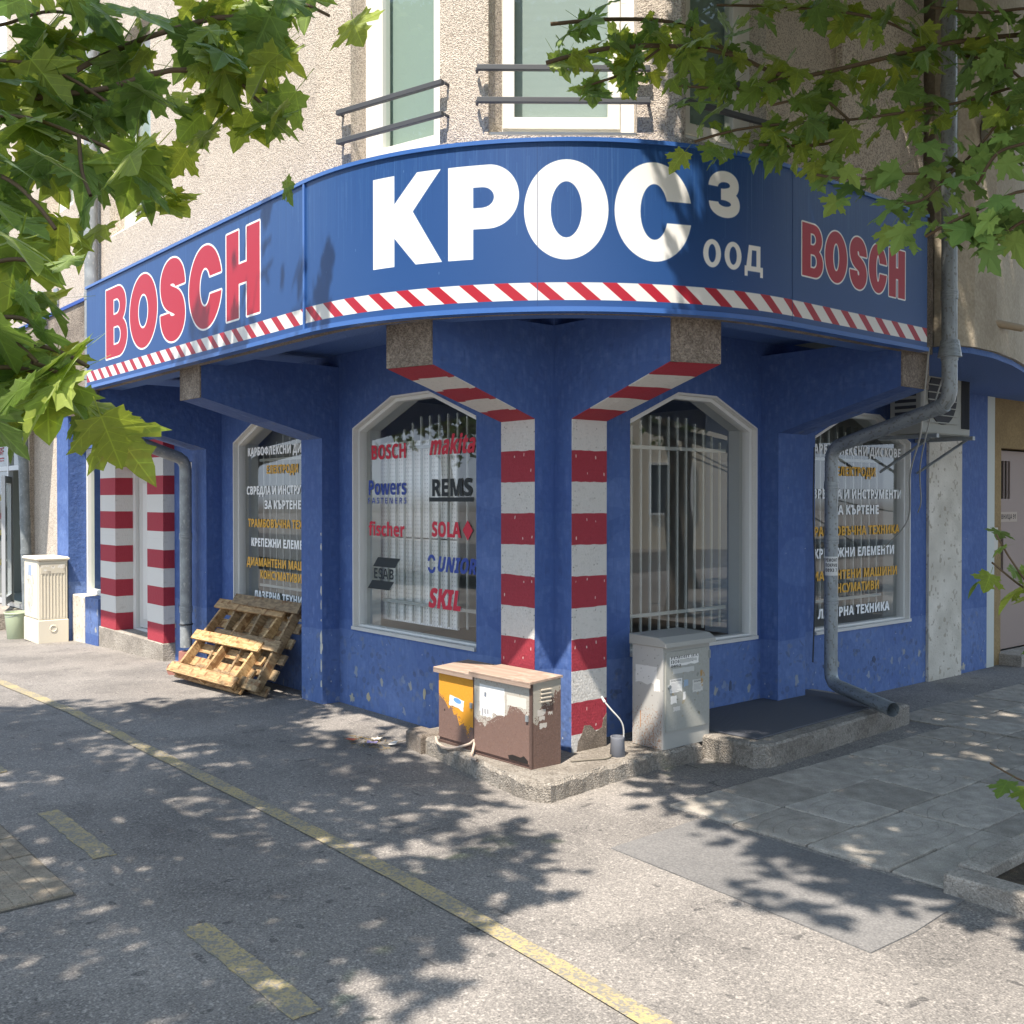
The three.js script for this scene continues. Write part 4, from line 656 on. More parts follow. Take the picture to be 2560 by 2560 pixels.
const rustLid = std({ map: canvasTex(512, 512, (c, w, h) => { rustPaint(c, w, h); c.fillStyle = 'rgba(176,158,138,0.62)'; c.fillRect(0, 0, w, h); for (let i = 0; i < 1500; i++) { c.fillStyle = `rgba(${rnd() < 0.7 ? '202,184,164' : '150,116,96'},0.18)`; c.beginPath(); c.ellipse(rr(0, w), rr(0, h), rr(4, 24), rr(3, 12), 0, 0, 7); c.fill(); } }), roughness: 0.85 });
function cableBox(t, W, H, D, front, right, lidTilt) {   // sheet metal box: body, door leaf, side sheet, overhanging lid
  part('casing', triUV(box(-W / 2, W / 2, 0.012, H, -D / 2, D / 2 - 0.006), 0.6), rusty, t);
  part('door', quadPlate([-W / 2 + 0.004, 0.03, D / 2 - 0.006], [W / 2 - 0.012, 0.03, D / 2 - 0.006], [W / 2 - 0.012, H - 0.02, D / 2 - 0.006], [-W / 2 + 0.004, H - 0.02, D / 2 - 0.006], 0.01), front, t, 'rusted door with torn paint and paper');
  part('side_sheet', quadPlate([W / 2, 0.004, D / 2], [W / 2, 0.004, -D / 2], [W / 2, H, -D / 2], [W / 2, H, D / 2], 0.006), right, t);
  part('corner_post', box(W / 2 - 0.012, W / 2 + 0.006, 0.0, H, D / 2 - 0.006, D / 2 + 0.008), rusty, t);
  const lid = part('lid', mergeGeometries([slab([[-W / 2 - 0.02, 0], [W / 2 + 0.015, 0], [W / 2 + 0.015, 0.012], [-W / 2 - 0.02, 0.012]], -D / 2 - 0.01, D / 2 + 0.03, [], 0.002), box(-W / 2 - 0.02, W / 2 + 0.015, -0.02, 0.0, D / 2 + 0.024, D / 2 + 0.03).toNonIndexed()]), rustLid, t); lid.position.y = H; lid.rotation.x = lidTilt;
  part('hasp', box(W / 2 - 0.04, W / 2 - 0.02, H * 0.55, H * 0.62, D / 2 + 0.004, D / 2 + 0.014), zinc, t);
  part('foot_frame', box(-W / 2 - 0.004, W / 2 + 0.004, -0.004, 0.011, -D / 2, D / 2 + 0.002), rusty, t);
}
{
  const yb = thing('cable_box', 'small rusted metal box with a yellow upper door and torn sticker at the corner pillar', 'cable box', [-0.41, 0.105, 0.31], 0.02);
  const yFront = std({ roughness: 0.75, map: canvasTex(384, 480, (c, w, h) => { rustPaint(c, w, h); c.fillStyle = 'rgb(214,148,38)'; c.beginPath(); c.moveTo(0, 0); c.lineTo(w, 0); c.lineTo(w, h * 0.74); for (const [x, y] of [[0.9, 0.74], [0.84, 0.86], [0.78, 0.76], [0.7, 0.72], [0.6, 0.76], [0.52, 0.6], [0.44, 0.62], [0.36, 0.48], [0.3, 0.55], [0.18, 0.44], [0.08, 0.4], [0, 0.36]]) c.lineTo(x * w, y * h); c.fill(); flakes(c, [[0.9, 0.74], [0.84, 0.86], [0.7, 0.72], [0.52, 0.6], [0.36, 0.48], [0.18, 0.44], [0, 0.36]], w, h, 260, ['rgb(110,84,72)', 'rgb(126,96,80)', 'rgb(206,142,40)', 'rgb(150,100,50)']); for (let i = 0; i < 700; i++) { c.fillStyle = `rgba(${rnd() < 0.5 ? '190,120,26' : '232,176,78'},0.10)`; c.fillRect(rr(0, w), rr(0, h * 0.36), rr(2, 14), rr(2, 12)); } c.save(); c.translate(w * 0.52, h * 0.43); c.rotate(0.15); paper(c, -82, -36, 160, 76); c.fillStyle = 'rgb(104,150,196)'; c.beginPath(); c.ellipse(6, -16, 44, 18, 0, 0, 7); c.fill(); lines(c, -60, 8, 120, 4, 9); c.restore(); c.fillStyle = '#3a2a24'; c.beginPath(); c.arc(w * 0.17, h * 0.58, 9, 0, 7); c.fill(); }) });
  cableBox(yb, 0.36, 0.46, 0.24, yFront, rusty, 0.06);
  const rb = thing('cable_box', 'larger brown rusted metal box with torn paper notices on its door, beside the yellow box', 'cable box', [0.055, 0.1, 0.345], 0.03);
  const rFront = std({ roughness: 0.85, map: canvasTex(512, 512, (c, w, h) => { rustPaint(c, w, h); c.fillStyle = 'rgb(176,170,158)'; c.beginPath(); c.moveTo(0, 0); c.lineTo(w, 0); c.lineTo(w, h * 0.36); for (const [x, y] of [[0.94, 0.4], [0.86, 0.34], [0.72, 0.28], [0.66, 0.3], [0.6, 0.44], [0.42, 0.48], [0.26, 0.58], [0.2, 0.66], [0.14, 0.6], [0.08, 0.62], [0, 0.56]]) c.lineTo(x * w, y * h); c.fill(); flakes(c, [[0, 0.56], [0.14, 0.6], [0.26, 0.58], [0.42, 0.48], [0.6, 0.44], [0.72, 0.28], [0.86, 0.34], [1, 0.36]], w, h, 420, ['rgb(104,82,74)', 'rgb(126,100,90)', 'rgb(176,168,156)', 'rgb(150,136,122)'], 22); for (let i = 0; i < 260; i++) { c.fillStyle = `rgba(${rnd() < 0.5 ? '128,96,76' : '150,142,130'},${rr(0.1, 0.35)})`; c.beginPath(); c.ellipse(rr(0, w), rr(0, h * 0.4), rr(1, 8), rr(1, 10), 0, 0, 7); c.fill(); } paper(c, w * 0.1, h * 0.1, w * 0.46, h * 0.36); lines(c, w * 0.2, h * 0.19, w * 0.3, 12, 9); c.fillStyle = '#6c7480'; c.fillRect(w * 0.19, h * 0.2, 18, 30); paper(c, w * 0.6, h * 0.17, w * 0.34, h * 0.14, '206,200,188'); paper(c, w * 0.12, h * 0.42, w * 0.22, h * 0.1, '232,230,226'); c.fillStyle = 'rgba(60,60,66,0.8)'; for (let k = 0; k < 5; k++) c.fillRect(w * (0.15 + k * 0.03), h * 0.42, 7, h * 0.1 * rr(0.5, 1)); c.fillStyle = '#1d1714'; c.beginPath(); for (const [x, y] of [[0.62, 0.955], [0.7, 0.93], [0.84, 0.94], [0.9, 0.91], [0.97, 0.96], [0.97, 1], [0.64, 1]]) c.lineTo(x * w, y * h); c.fill(); }) });
  const rSide = std({ roughness: 0.85, map: canvasTex(256, 512, (c, w, h) => { rustPaint(c, w, h); c.fillStyle = 'rgb(180,174,160)'; c.beginPath(); c.moveTo(0, 0); c.lineTo(w, 0); c.lineTo(w, h * 0.12); for (const [x, y] of [[0.9, 0.16], [0.8, 0.12], [0.74, 0.22], [0.66, 0.2], [0.6, 0.3], [0.4, 0.24], [0.3, 0.3], [0.2, 0.34], [0.3, 0.4], [0.16, 0.5], [0, 0.46]]) c.lineTo(x * w, y * h); c.fill(); flakes(c, [[0, 0.46], [0.3, 0.4], [0.4, 0.24], [0.6, 0.3], [0.74, 0.22], [1, 0.12]], w, h, 260, ['rgb(108,84,74)', 'rgb(130,104,92)', 'rgb(178,170,156)']); for (const [x, y, s] of [[0.25, 0.36, 0.22], [0.3, 0.44, 0.16], [0.62, 0.4, 0.12], [0.32, 0.52, 0.2]]) paper(c, x * w - 20, y * h - 18, s * w * 1.3, s * h * 0.3, '206,200,190'); }), bumpMap: castBump, bumpScale: 0.004 });
  cableBox(rb, 0.5, 0.49, 0.22, rFront, rSide, 0.05);
  for (let k = 0; k < 4; k++) part('louvre', box(0.256, 0.268, 0.37 + k * 0.022, 0.38 + k * 0.022, -0.03, 0.05, 0.003), std({ color: 0xb4aa9a, roughness: 0.7 }), rb);
  solo('cable', tube([[-0.6, 0.125, 0.45], [-0.5, 0.11, 0.5], [-0.38, 0.106, 0.5], [-0.24, 0.15, 0.47], [-0.2, 0.18, 0.455], [-0.17, 0.13, 0.49], [-0.12, 0.108, 0.54], [-0.04, 0.108, 0.56]], 0.008, 8, false, 0.5), std({ color: 0xb9a796, roughness: 0.8 }), 'loose pale cable coming out between the two rusted boxes', 'cable');
  solo('cable', tube([[0.32, 0.106, 0.16], [0.36, 0.106, 0.05], [0.4, 0.106, -0.06], [0.34, 0.107, -0.16], [0.3, 0.107, -0.3]], 0.006, 6, false, 0.5), std({ color: 0x756e62, roughness: 0.8 }), 'thin dull cable lying on the platform at the foot of the corner pillar', 'cable');

  const gc = thing('street_cabinet', 'grey metal street cabinet covered in torn posters in front of the right window', 'cabinet', [0.35, 0.1, -0.67], Math.PI / 2);
  const gFront = std({ roughness: 0.6, map: canvasTex(512, 704, (c, w, h) => {
    c.fillStyle = 'rgb(158,158,150)'; c.fillRect(0, 0, w, h); for (let i = 0; i < 1600; i++) { c.fillStyle = `rgba(${rnd() < 0.5 ? '120,120,110' : '186,186,178'},${rr(0.04, 0.12)})`; c.beginPath(); c.ellipse(rr(0, w), rr(0, h), rr(2, 12), rr(2, 12), 0, 0, 7); c.fill(); }
    for (let i = 0; i < 30; i++) { c.fillStyle = `rgba(${rnd() < 0.5 ? '72,70,60' : '150,120,70'},${rr(0.15, 0.4)})`; c.beginPath(); c.ellipse(rr(w * 0.05, w * 0.9), rr(h * 0.2, h * 0.85), rr(3, 16), rr(3, 22), rr(0, 3), 0, 7); c.fill(); }
    paper(c, w * 0.08, h * 0.07, w * 0.66, h * 0.12); fitText(c, 512, 'РЕМОНТ НА', 0.1, 0.72, 1.24, 0.045, '#2a2a2e', 1.375, { family: 'serif' }); fitText(c, 512, 'ПОКРИВИ', 0.1, 0.62, 1.165, 0.055, '#1e1e22', 1.375, { family: 'serif' }); fitText(c, 512, '0893', 0.1, 0.34, 1.1, 0.04, '#2a2a2e', 1.375);
    paper(c, w * 0.3, h * 0.115, w * 0.4, h * 0.045, '188,187,180'); paper(c, w * 0.14, h * 0.22, w * 0.5, h * 0.07, '190,190,184'); paper(c, w * 0.08, h * 0.35, w * 0.28, h * 0.17); fitText(c, 512, 'ПОКРИВИ', 0.1, 0.34, 0.85, 0.03, '#333', 1.375, { family: 'serif' }); lines(c, w * 0.1, h * 0.4, w * 0.24, 8, 10);
    paper(c, w * 0.6, h * 0.4, w * 0.24, h * 0.16, '200,198,190'); fitText(c, 512, 'ПОКРИВ', 0.63, 0.82, 0.78, 0.03, '#333', 1.375, { family: 'serif' }); lines(c, w * 0.63, h * 0.46, w * 0.2, 5, 11); paper(c, w * 0.4, h * 0.38, w * 0.1, h * 0.09, '150,170,190'); paper(c, w * 0.1, h * 0.56, w * 0.14, h * 0.1); paper(c, w * 0.38, h * 0.53, w * 0.06, h * 0.1); paper(c, w * 0.16, h * 0.7, w * 0.16, h * 0.06, '196,194,188');
    c.fillStyle = 'rgba(168,126,66,0.6)'; for (let k = 0; k < 14; k++) { c.beginPath(); c.ellipse(w * rr(0.78, 0.88), h * rr(0.3, 0.5), rr(3, 12), rr(4, 22), 0, 0, 7); c.fill(); } }) });
  const gSide = std({ roughness: 0.6, map: canvasTex(256, 640, (c, w, h) => { c.fillStyle = 'rgb(176,175,170)'; c.fillRect(0, 0, w, h); paper(c, w * 0.1, h * 0.2, w * 0.7, h * 0.18, '214,213,208'); paper(c, w * 0.7, h * 0.32, w * 0.2, h * 0.12); for (let k = 0; k < 900; k++) { const y = h * (1 - 0.42 * rnd() * rnd() ** 0.4), x = w * (rnd() < 0.75 ? rr(0.4, 0.95) : rr(0, 0.4)); c.fillStyle = `rgba(${rnd() < 0.6 ? '150,84,40' : '104,66,44'},${rr(0.2, 0.55)})`; c.beginPath(); c.ellipse(x, y, rr(0.8, 3.4), rr(1, 6), 0, 0, 7); c.fill(); } c.fillStyle = 'rgba(178,112,62,0.6)'; c.fillRect(w * 0.25, h * 0.66, 8, h * 0.16); for (let k = 0; k < 40; k++) { c.fillStyle = 'rgba(70,66,58,0.4)'; c.beginPath(); c.ellipse(rr(0, w), rr(0, h), rr(1, 5), rr(1, 5), 0, 0, 7); c.fill(); } }) });
  const grey = std({ color: 0xa4a39c, roughness: 0.6 }), W = 0.43, H = 0.62, D = 0.25;
  part('casing', box(-W / 2, W / 2, 0, H, -D / 2, D / 2, 0.004), grey, gc);
  part('door', quadPlate([-W / 2 + 0.014, 0.11, D / 2], [W / 2 - 0.012, 0.11, D / 2], [W / 2 - 0.012, H - 0.03, D / 2], [-W / 2 + 0.014, H - 0.03, D / 2], 0.009), gFront, gc, 'cabinet door with torn printed posters');
  part('side_sheet', quadPlate([-W / 2, 0.004, -D / 2], [-W / 2, 0.004, D / 2], [-W / 2, H, D / 2], [-W / 2, H, -D / 2], 0.003), gSide, gc, 'rust-stained side of the cabinet');
  part('roof', mergeGeometries([slab([[-D / 2 - 0.015, 0], [D / 2 + 0.035, 0], [D / 2 + 0.035, 0.028], [D / 2 - 0.02, 0.058], [-D / 2 - 0.015, 0.062]], -W / 2 - 0.02, W / 2 + 0.02, [], 0.004).rotateY(-Math.PI / 2).scale(-1, 1, 1).scale(-1, 1, 1)]).translate(0, H, 0), grey, gc);
  part('hinge', box(W / 2 - 0.02, W / 2 - 0.008, H - 0.1, H - 0.05, D / 2 + 0.009, D / 2 + 0.016), zinc, gc); part('lock', new THREE.CylinderGeometry(0.012, 0.012, 0.012, 12).rotateX(Math.PI / 2).translate(-W / 2 + 0.04, 0.38, D / 2 + 0.013), zinc, gc);

  const pot = thing('cable_stub', 'short grey pipe stub with a bent wire sticking out, on the platform beside the pillar', 'pipe stub', [0.38, 0.1, -0.16], 0.3);
  part('pipe', new THREE.LatheGeometry([[0, 0], [0.045, 0], [0.04, 0.1], [0.043, 0.115], [0.034, 0.115], [0.03, 0.05], [0, 0.05]].map((p) => new THREE.Vector2(...p)), 18), std({ color: 0x70737a, roughness: 0.7 }), pot);
  part('wire', tube([[0.03, 0.06, -0.01], [0.035, 0.15, -0.01], [0.02, 0.21, 0.0], [-0.03, 0.27, 0.02], [-0.07, 0.315, 0.03]], 0.005, 6, false, 0.5), std({ color: 0xb9b9b4, roughness: 0.6 }), pot); part('wire_end', straightTube([-0.07, 0.315, 0.03], [-0.088, 0.345, 0.036], 0.009, 0.007, 8), std({ color: 0xdad9d2 }), pot);

  const cc = thing('street_cabinet', 'cream plastic street cabinet standing in the sun beside the end pier', 'cabinet', [-9.02, -0.155, 0.4]);
  cc.scale.setScalar(1.08);
  const cream = std({ color: 0xd9d1bd, roughness: 0.6 });
  const graff = std({ roughness: 0.6, map: canvasTex(256, 384, (c, w, h) => { c.fillStyle = '#d9d1bd'; c.fillRect(0, 0, w, h); paper(c, w * 0.3, h * 0.05, w * 0.24, h * 0.2, '150,166,200'); c.strokeStyle = 'rgba(70,66,66,0.75)'; for (let k = 0; k < 26; k++) { c.lineWidth = rr(1, 5); c.beginPath(); const x = rr(w * 0.2, w * 0.7), y = rr(h * 0.15, h * 0.75); c.moveTo(x, y); c.quadraticCurveTo(x + rr(-30, 30), y + rr(0, 60), x + rr(-20, 30), y + rr(10, 90)); c.stroke(); } }) });
  part('base', box(-0.29, 0.29, 0, 0.27, -0.17, 0.165, 0.01), cream, cc); part('casing', box(-0.28, 0.28, 0.272, 0.94, -0.16, 0.155, 0.008), cream, cc);
  part('door', quadPlate([-0.265, 0.29, 0.155], [0.265, 0.29, 0.155], [0.265, 0.92, 0.155], [-0.265, 0.92, 0.155], 0.006), graff, cc, 'cabinet door with scrawls and a pasted notice');
  for (let k = 0; k < 8; k++) part('side_rib', box(0.281, 0.286, 0.3, 0.8, -0.13 + k * 0.035, -0.122 + k * 0.035), cream, cc);
  part('poster_remnant', quadPlate([0.281, 0.8, 0.13], [0.281, 0.8, -0.13], [0.281, 0.9, -0.13], [0.281, 0.9, 0.13], 0.006), std({ map: canvasTex(128, 64, (c, w, h) => { c.fillStyle = '#cfc7b4'; c.fillRect(0, 0, w, h); for (let k = 0; k < 12; k++) paper(c, rr(0, w), rr(0, h), rr(8, 24), rr(6, 16), rnd() < 0.5 ? '168,160,146' : '224,220,210'); }) }), cc);
  part('roof', plan([[-0.3, -0.18], [0.3, -0.18], [0.3, 0.18], [-0.3, 0.18]], 0.942, 0.985, 0.018), cream, cc); part('emblem', new THREE.TorusGeometry(0.035, 0.006, 6, 22).rotateY(Math.PI / 2).translate(0.291, 0.17, 0.0), cream, cc);
  const bin = thing('bucket', 'small pale green plastic bucket beside the cream cabinet', 'bucket', [-9.62, -0.172, 0.58]);
  part('shell', new THREE.LatheGeometry([[0, 0.006], [0.12, 0], [0.15, 0.32], [0.16, 0.325], [0.16, 0.345], [0.147, 0.345], [0.117, 0.012], [0, 0.012]].map((p) => new THREE.Vector2(...p)), 24), std({ color: 0xb4bfa0, roughness: 0.55 }), bin); part('handle', new THREE.TorusGeometry(0.15, 0.005, 6, 24, Math.PI).rotateX(1.9).translate(0, 0.33, 0), zinc, bin);
}
{ // two pallets leaning against the wall
  const woodTex = (a, b, s) => dataTex(256, (u, v) => { const g = fbm(u * 0.25, v, 40, 3, s), k = fbm(u, v, 6, 3, s + 9), kn = step(0.78, 0.84, fbm(u, v, 12, 1, s + 15)); return mix3(mix3(a, b, clamp01(0.5 + (g - 0.5) * 1.6 + (k - 0.5) * 0.5)), [104, 66, 34], kn * 0.5); });
  const fresh = [[[158, 122, 78], [208, 176, 126], 131], [[142, 112, 76], [192, 158, 112], 151]].map(([a, b, s]) => std({ map: woodTex(a, b, s), roughness: 0.8, bumpMap: fineBump, bumpScale: 0.002 }));
  const grey = [[[122, 100, 72], [168, 144, 108], 171], [[110, 92, 70], [154, 132, 100], 191]].map(([a, b, s]) => std({ map: woodTex(a, b, s), roughness: 0.85, bumpMap: fineBump, bumpScale: 0.002 }));
  function pallet(name, label, woods, pos, tilt, turn) {   // lies flat in its own frame: length along x, width along y (up the slope), underside towards +z
    const t = thing(name, label, 'pallet', pos, turn, 'pallets against the wall'), g = sub('pallet_frame', t); t.remove(g);
    const tiltM = new THREE.Matrix4().makeRotationX(-tilt), wood = () => woods[Math.floor(rnd() * 2)], bd = (n, a, b, c, d, e, f) => part(n, triUV(box(a, b, c, d, e, f, 0.003), 0.5, 0.5, rnd(), rnd()).applyMatrix4(tiltM), wood(), t);
    for (const y of [0.0, 0.355, 0.71]) bd('bottom_board', -0.6 + rr(-0.006, 0.006), 0.6, y, y + 0.098, 0.1, 0.122);
    for (const x of [-0.5, -0.02, 0.5]) bd('stringer', x - 0.016, x + 0.016, 0.004, 0.804, 0.0225, 0.0995);
    for (const y of [0.0, 0.145, 0.285, 0.43, 0.57, 0.71]) bd('deck_board', -0.6, 0.6 + rr(-0.008, 0.008), y, y + 0.09, 0.0, 0.022);
    return t;
  }
  pallet('wooden_pallet', 'fresh yellow wooden pallet in front, its underside turned outwards', fresh, [-3.86, 0.005, 0.53], 0.72, 0.06);
  pallet('wooden_pallet', 'weathered grey-brown wooden pallet behind, touching the blue wall', grey, [-3.62, 0.005, 0.4], 0.56, 0.02);
}
{ // swept-up litter beside the wall
  const litter = [];
  for (let k = 0; k < 60; k++) { const a = rr(0, 6.28), r = rr(0, 1) ** 0.6, x = -1.17 + 0.24 * r * Math.cos(a), z = 0.55 + 0.13 * r * Math.sin(a); litter.push(straightTube([x, 0.008, z], [x + rr(-0.06, 0.06), rr(0.006, 0.03), z + rr(-0.05, 0.05)], 0.0022, 0.0015, 4)); }
  const pile = solo('litter', merged(litter), std({ color: 0x8e7a52, roughness: 1 }), 'dry twigs and swept-up litter on the asphalt by the wall', 'litter'); pile.userData.kind = 'stuff';
  [[-1.29, 0.64, 0xb65a38, 0.3], [-1.13, 0.58, 0xb9a9cf, 0.9], [-1.2, 0.5, 0xd8d3c8, 1.6], [-1.02, 0.49, 0xd9d6ce, 2.3]].forEach(([x, z, c, a], i) => {
    const g = new THREE.PlaneGeometry(0.07, 0.045, 5, 3).rotateX(-Math.PI / 2), p = g.attributes.position; for (let k = 0; k < p.count; k++) p.setY(k, 0.016 + 0.012 * Math.abs(noise2(k * 1.7 + i * 9, i))); g.computeVertexNormals(); g.rotateY(a).translate(x, 0, z);
    solo('wrapper', g, std({ color: c, roughness: 0.4, side: THREE.DoubleSide }), ['crumpled orange wrapper in the litter', 'crumpled lilac wrapper in the litter', 'crumpled grey paper scrap in the litter', 'white paper scrap at the edge of the litter'][i], 'wrapper', 'scraps in the litter');
  });
}

/* ------------------------------------------------------------------ maple trees */
function leafGeometry(bend) {
  const half = [[0, 0.02], [0.1, -0.05], [0.22, -0.03], [0.37, -0.08], [0.36, 0.05], [0.45, 0.12], [0.35, 0.19], [0.44, 0.29], [0.55, 0.32], [0.58, 0.42], [0.69, 0.5], [0.54, 0.52], [0.48, 0.63], [0.37, 0.56], [0.24, 0.5], [0.25, 0.65], [0.34, 0.74], [0.2, 0.79], [0.15, 0.93], [0, 1.1]];
  const rim = [...half, ...half.slice(1, -1).reverse().map(([x, y]) => [-x, y])], pos = [], Z = (x, y) => bend * (0.16 * Math.abs(x) - 0.34 * x * x - 0.22 * Math.max(0, y - 0.2) ** 2) + 0.02 * Math.sin(9 * x + 5 * y);
  const P = ([x, y]) => [x, y, Z(x, y)], mid = [0, 0.3];
  rim.forEach((p, i) => pos.push(...P(mid), ...P(p), ...P(rim[(i + 1) % rim.length])));
  for (const [a, b, c] of [[[-0.011, 0.02], [0.011, 0.02], [0.009, -0.5]], [[-0.011, 0.02], [0.009, -0.5], [-0.009, -0.5]]]) for (const [x, y] of [a, b, c]) pos.push(x, y, y < 0 ? -0.05 : Z(x, y));   // the stalk
  const uv = []; for (let i = 0; i < pos.length; i += 3) uv.push(pos[i] / 1.5 + 0.5, Math.max(0.01, (pos[i + 1] + 0.15) / 1.4));
  const g = new THREE.BufferGeometry(); g.setAttribute('position', new THREE.Float32BufferAttribute(pos, 3)); g.setAttribute('uv', new THREE.Float32BufferAttribute(uv, 2)); g.computeVertexNormals(); return g;
}
const leafGeos = [1, 1.7, 0.4, 2.4, -0.6].map(leafGeometry);
const veins = canvasTex(256, 256, (c, w) => { c.fillStyle = '#d8d8d0'; c.fillRect(0, 0, w, w); for (let i = 0; i < 500; i++) { c.fillStyle = `rgba(${rnd() < 0.5 ? '255,255,230' : '170,176,160'},0.12)`; c.beginPath(); c.ellipse(rr(0, w), rr(0, w), rr(2, 10), rr(2, 8), rr(0, 3), 0, 7); c.fill(); } c.strokeStyle = '#fffff0'; const P = (x, y) => [(x / 1.5 + 0.5) * w, w - (y + 0.15) / 1.4 * w], ln = (a, b, t) => { c.lineWidth = t; c.beginPath(); c.moveTo(...P(...a)); c.lineTo(...P(...b)); c.stroke(); }; ln([0, 0], [0, 1.05], 3.5); for (const s of [-1, 1]) { ln([0, 0.02], [s * 0.62, 0.47], 3); ln([0, 0.02], [s * 0.36, -0.06], 2.4); for (const [y, q] of [[0.35, 0.2], [0.52, 0.24], [0.7, 0.18]]) ln([0, y], [s * q, y + 0.2], 1.6); for (const k of [0.35, 0.6]) { ln([s * 0.62 * k, 0.02 + 0.45 * k], [s * (0.62 * k + 0.06), 0.2 + 0.45 * k], 1.4); ln([s * 0.62 * k, 0.02 + 0.45 * k], [s * (0.62 * k + 0.17), 0.0 + 0.42 * k], 1.4); } } });
const leafMat = (r, g, b) => new THREE.MeshPhysicalMaterial({ color: lin(r, g, b), map: veins, roughness: 0.68, transmission: 0.6, thickness: 0, side: THREE.DoubleSide, specularIntensity: 0.5 });
const leafMats = [[0.27, 0.42, 0.065], [0.36, 0.5, 0.07], [0.2, 0.34, 0.065], [0.45, 0.57, 0.075], [0.28, 0.44, 0.09], [0.4, 0.5, 0.055]].map((c) => leafMat(...c));
const bulkLeaf = std({ color: 0xffffff, roughness: 0.8, side: THREE.DoubleSide });
const barkMap = dataTex(256, (u, v) => { const g = fbm(u, v * 0.25, 24, 3, 201), k = fbm(u, v, 5, 3, 205); return mix3([70, 62, 54], [138, 128, 114], clamp01(0.5 + (g - 0.5) * 1.3 + (k - 0.5) * 0.6)); });
const bark = std({ map: barkMap, bumpMap: barkMap, bumpScale: 0.012, roughness: 0.95 });
const twigBark = std({ color: 0x5b4a36, roughness: 0.9 });
// a leaf frame: base point, direction of the tip, side it faces
function leafMatrix(p, tip, face, size) { const y = tip.clone().normalize(), wide = rr(0.82, 1.12), z = face.clone().addScaledVector(y, -face.dot(y)).normalize(), x = y.clone().cross(z); return new THREE.Matrix4().makeBasis(x.multiplyScalar(size * wide), y.multiplyScalar(size), z.multiplyScalar(size)).setPosition(p); }
function leafAt(p, size, droop) { const a = rr(0, 6.283), tip = V(Math.cos(a), -droop * rr(0.3, 1.5), Math.sin(a)), face = V(rr(-0.7, 0.7), rr(0.6, 1.4), rr(-0.7, 0.7)); return leafMatrix(p, tip, face, size * rr(0.5, 1.22)); }
function twigLeaves(points, size, every, droop, skip) {
  const c = new THREE.CatmullRomCurve3(points.map((p) => V(...p))), L = c.getLength(), out = [];
  for (let s = skip * L; s < L; s += every * rr(0.6, 1.4)) { const p = c.getPointAt(Math.min(1, s / L)); for (let k = 0; k < 2; k++) { const o = V(rr(-1, 1), rr(-0.9, 0.5), rr(-1, 1)).normalize().multiplyScalar(rr(0.03, 0.15) * size / 0.12); out.push(leafAt(p.clone().add(o), size, droop)); } }
  return out;
}
const inside = (poly_, x, z) => { let c = false; for (let i = 0, j = poly_.length - 1; i < poly_.length; j = i++) { const [xi, zi] = poly_[i], [xj, zj] = poly_[j]; if ((zi > z) !== (zj > z) && x < (xj - xi) * (z - zi) / (zj - zi) + xi) c = !c; } return c; };
const SLOPE = [SUN.x / SUN.y, SUN.z / SUN.y];
// the high crown, out of view: leaf clumps placed to shade the given outline
function crownLeaves(shade, clumps, perClump, size, spread, sprays = []) {
  const xs = shade.map((p) => p[0]), zs = shade.map((p) => p[1]), x0 = Math.min(...xs), x1 = Math.max(...xs), z0 = Math.min(...zs), z1 = Math.max(...zs), out = [], hubs = [];
  while (hubs.length < clumps) {
    const gx = rr(x0, x1), gz = rr(z0, z1); if (!inside(shade, gx, gz)) continue;
    const low = 1.75 + 0.41 * Math.max(3, 6.2 - 0.77 * gx - 0.64 * gz), h = low + rr(0, 1) ** 1.3 * 2.0;  // lowest clump height keeps the crown above the view
    hubs.push(V(gx + SLOPE[0] * h, h, gz + SLOPE[1] * h));
    for (let k = 0; k < perClump; k++) { const o = V(rr(-1, 1), rr(-0.6, 0.7), rr(-1, 1)); if (o.length() > 1) { k--; continue; } out.push(leafAt(hubs[hubs.length - 1].clone().addScaledVector(o, spread), size, 0.5)); }
  }
  for (const [gx, gz] of sprays) { const h = 1.75 + 0.41 * (6.2 - 0.77 * gx - 0.64 * gz) + 0.2, c = V(gx + SLOPE[0] * h, h, gz + SLOPE[1] * h); hubs.push(c); for (let k = 0; k < 12; k++) out.push(leafAt(c.clone().add(V(rr(-0.16, 0.16), rr(-0.45, 0.25), rr(-0.16, 0.16))), size, 0.9)); }   // single sprays out of view, placed to cast leaf shadows on the sign
  return { out, hubs };
}
function limb(a, b, r0, r1, sag = 0.12) { const A = V(...a), B = V(...b), m = A.clone().lerp(B, 0.5).add(V(rr(-0.12, 0.12), sag, rr(-0.12, 0.12))); const g = new THREE.TubeGeometry(new THREE.QuadraticBezierCurve3(A, m, B), 10, 1, 7, false), p = g.attributes.position, n = g.attributes.normal, per = 8; for (let i = 0; i < p.count; i++) { const t = Math.floor(i / per) / 10, r = mix(r0, r1, t); p.setXYZ(i, p.getX(i) + n.getX(i) * (r - 1), p.getY(i) + n.getY(i) * (r - 1), p.getZ(i) + n.getZ(i) * (r - 1)); } return g; }
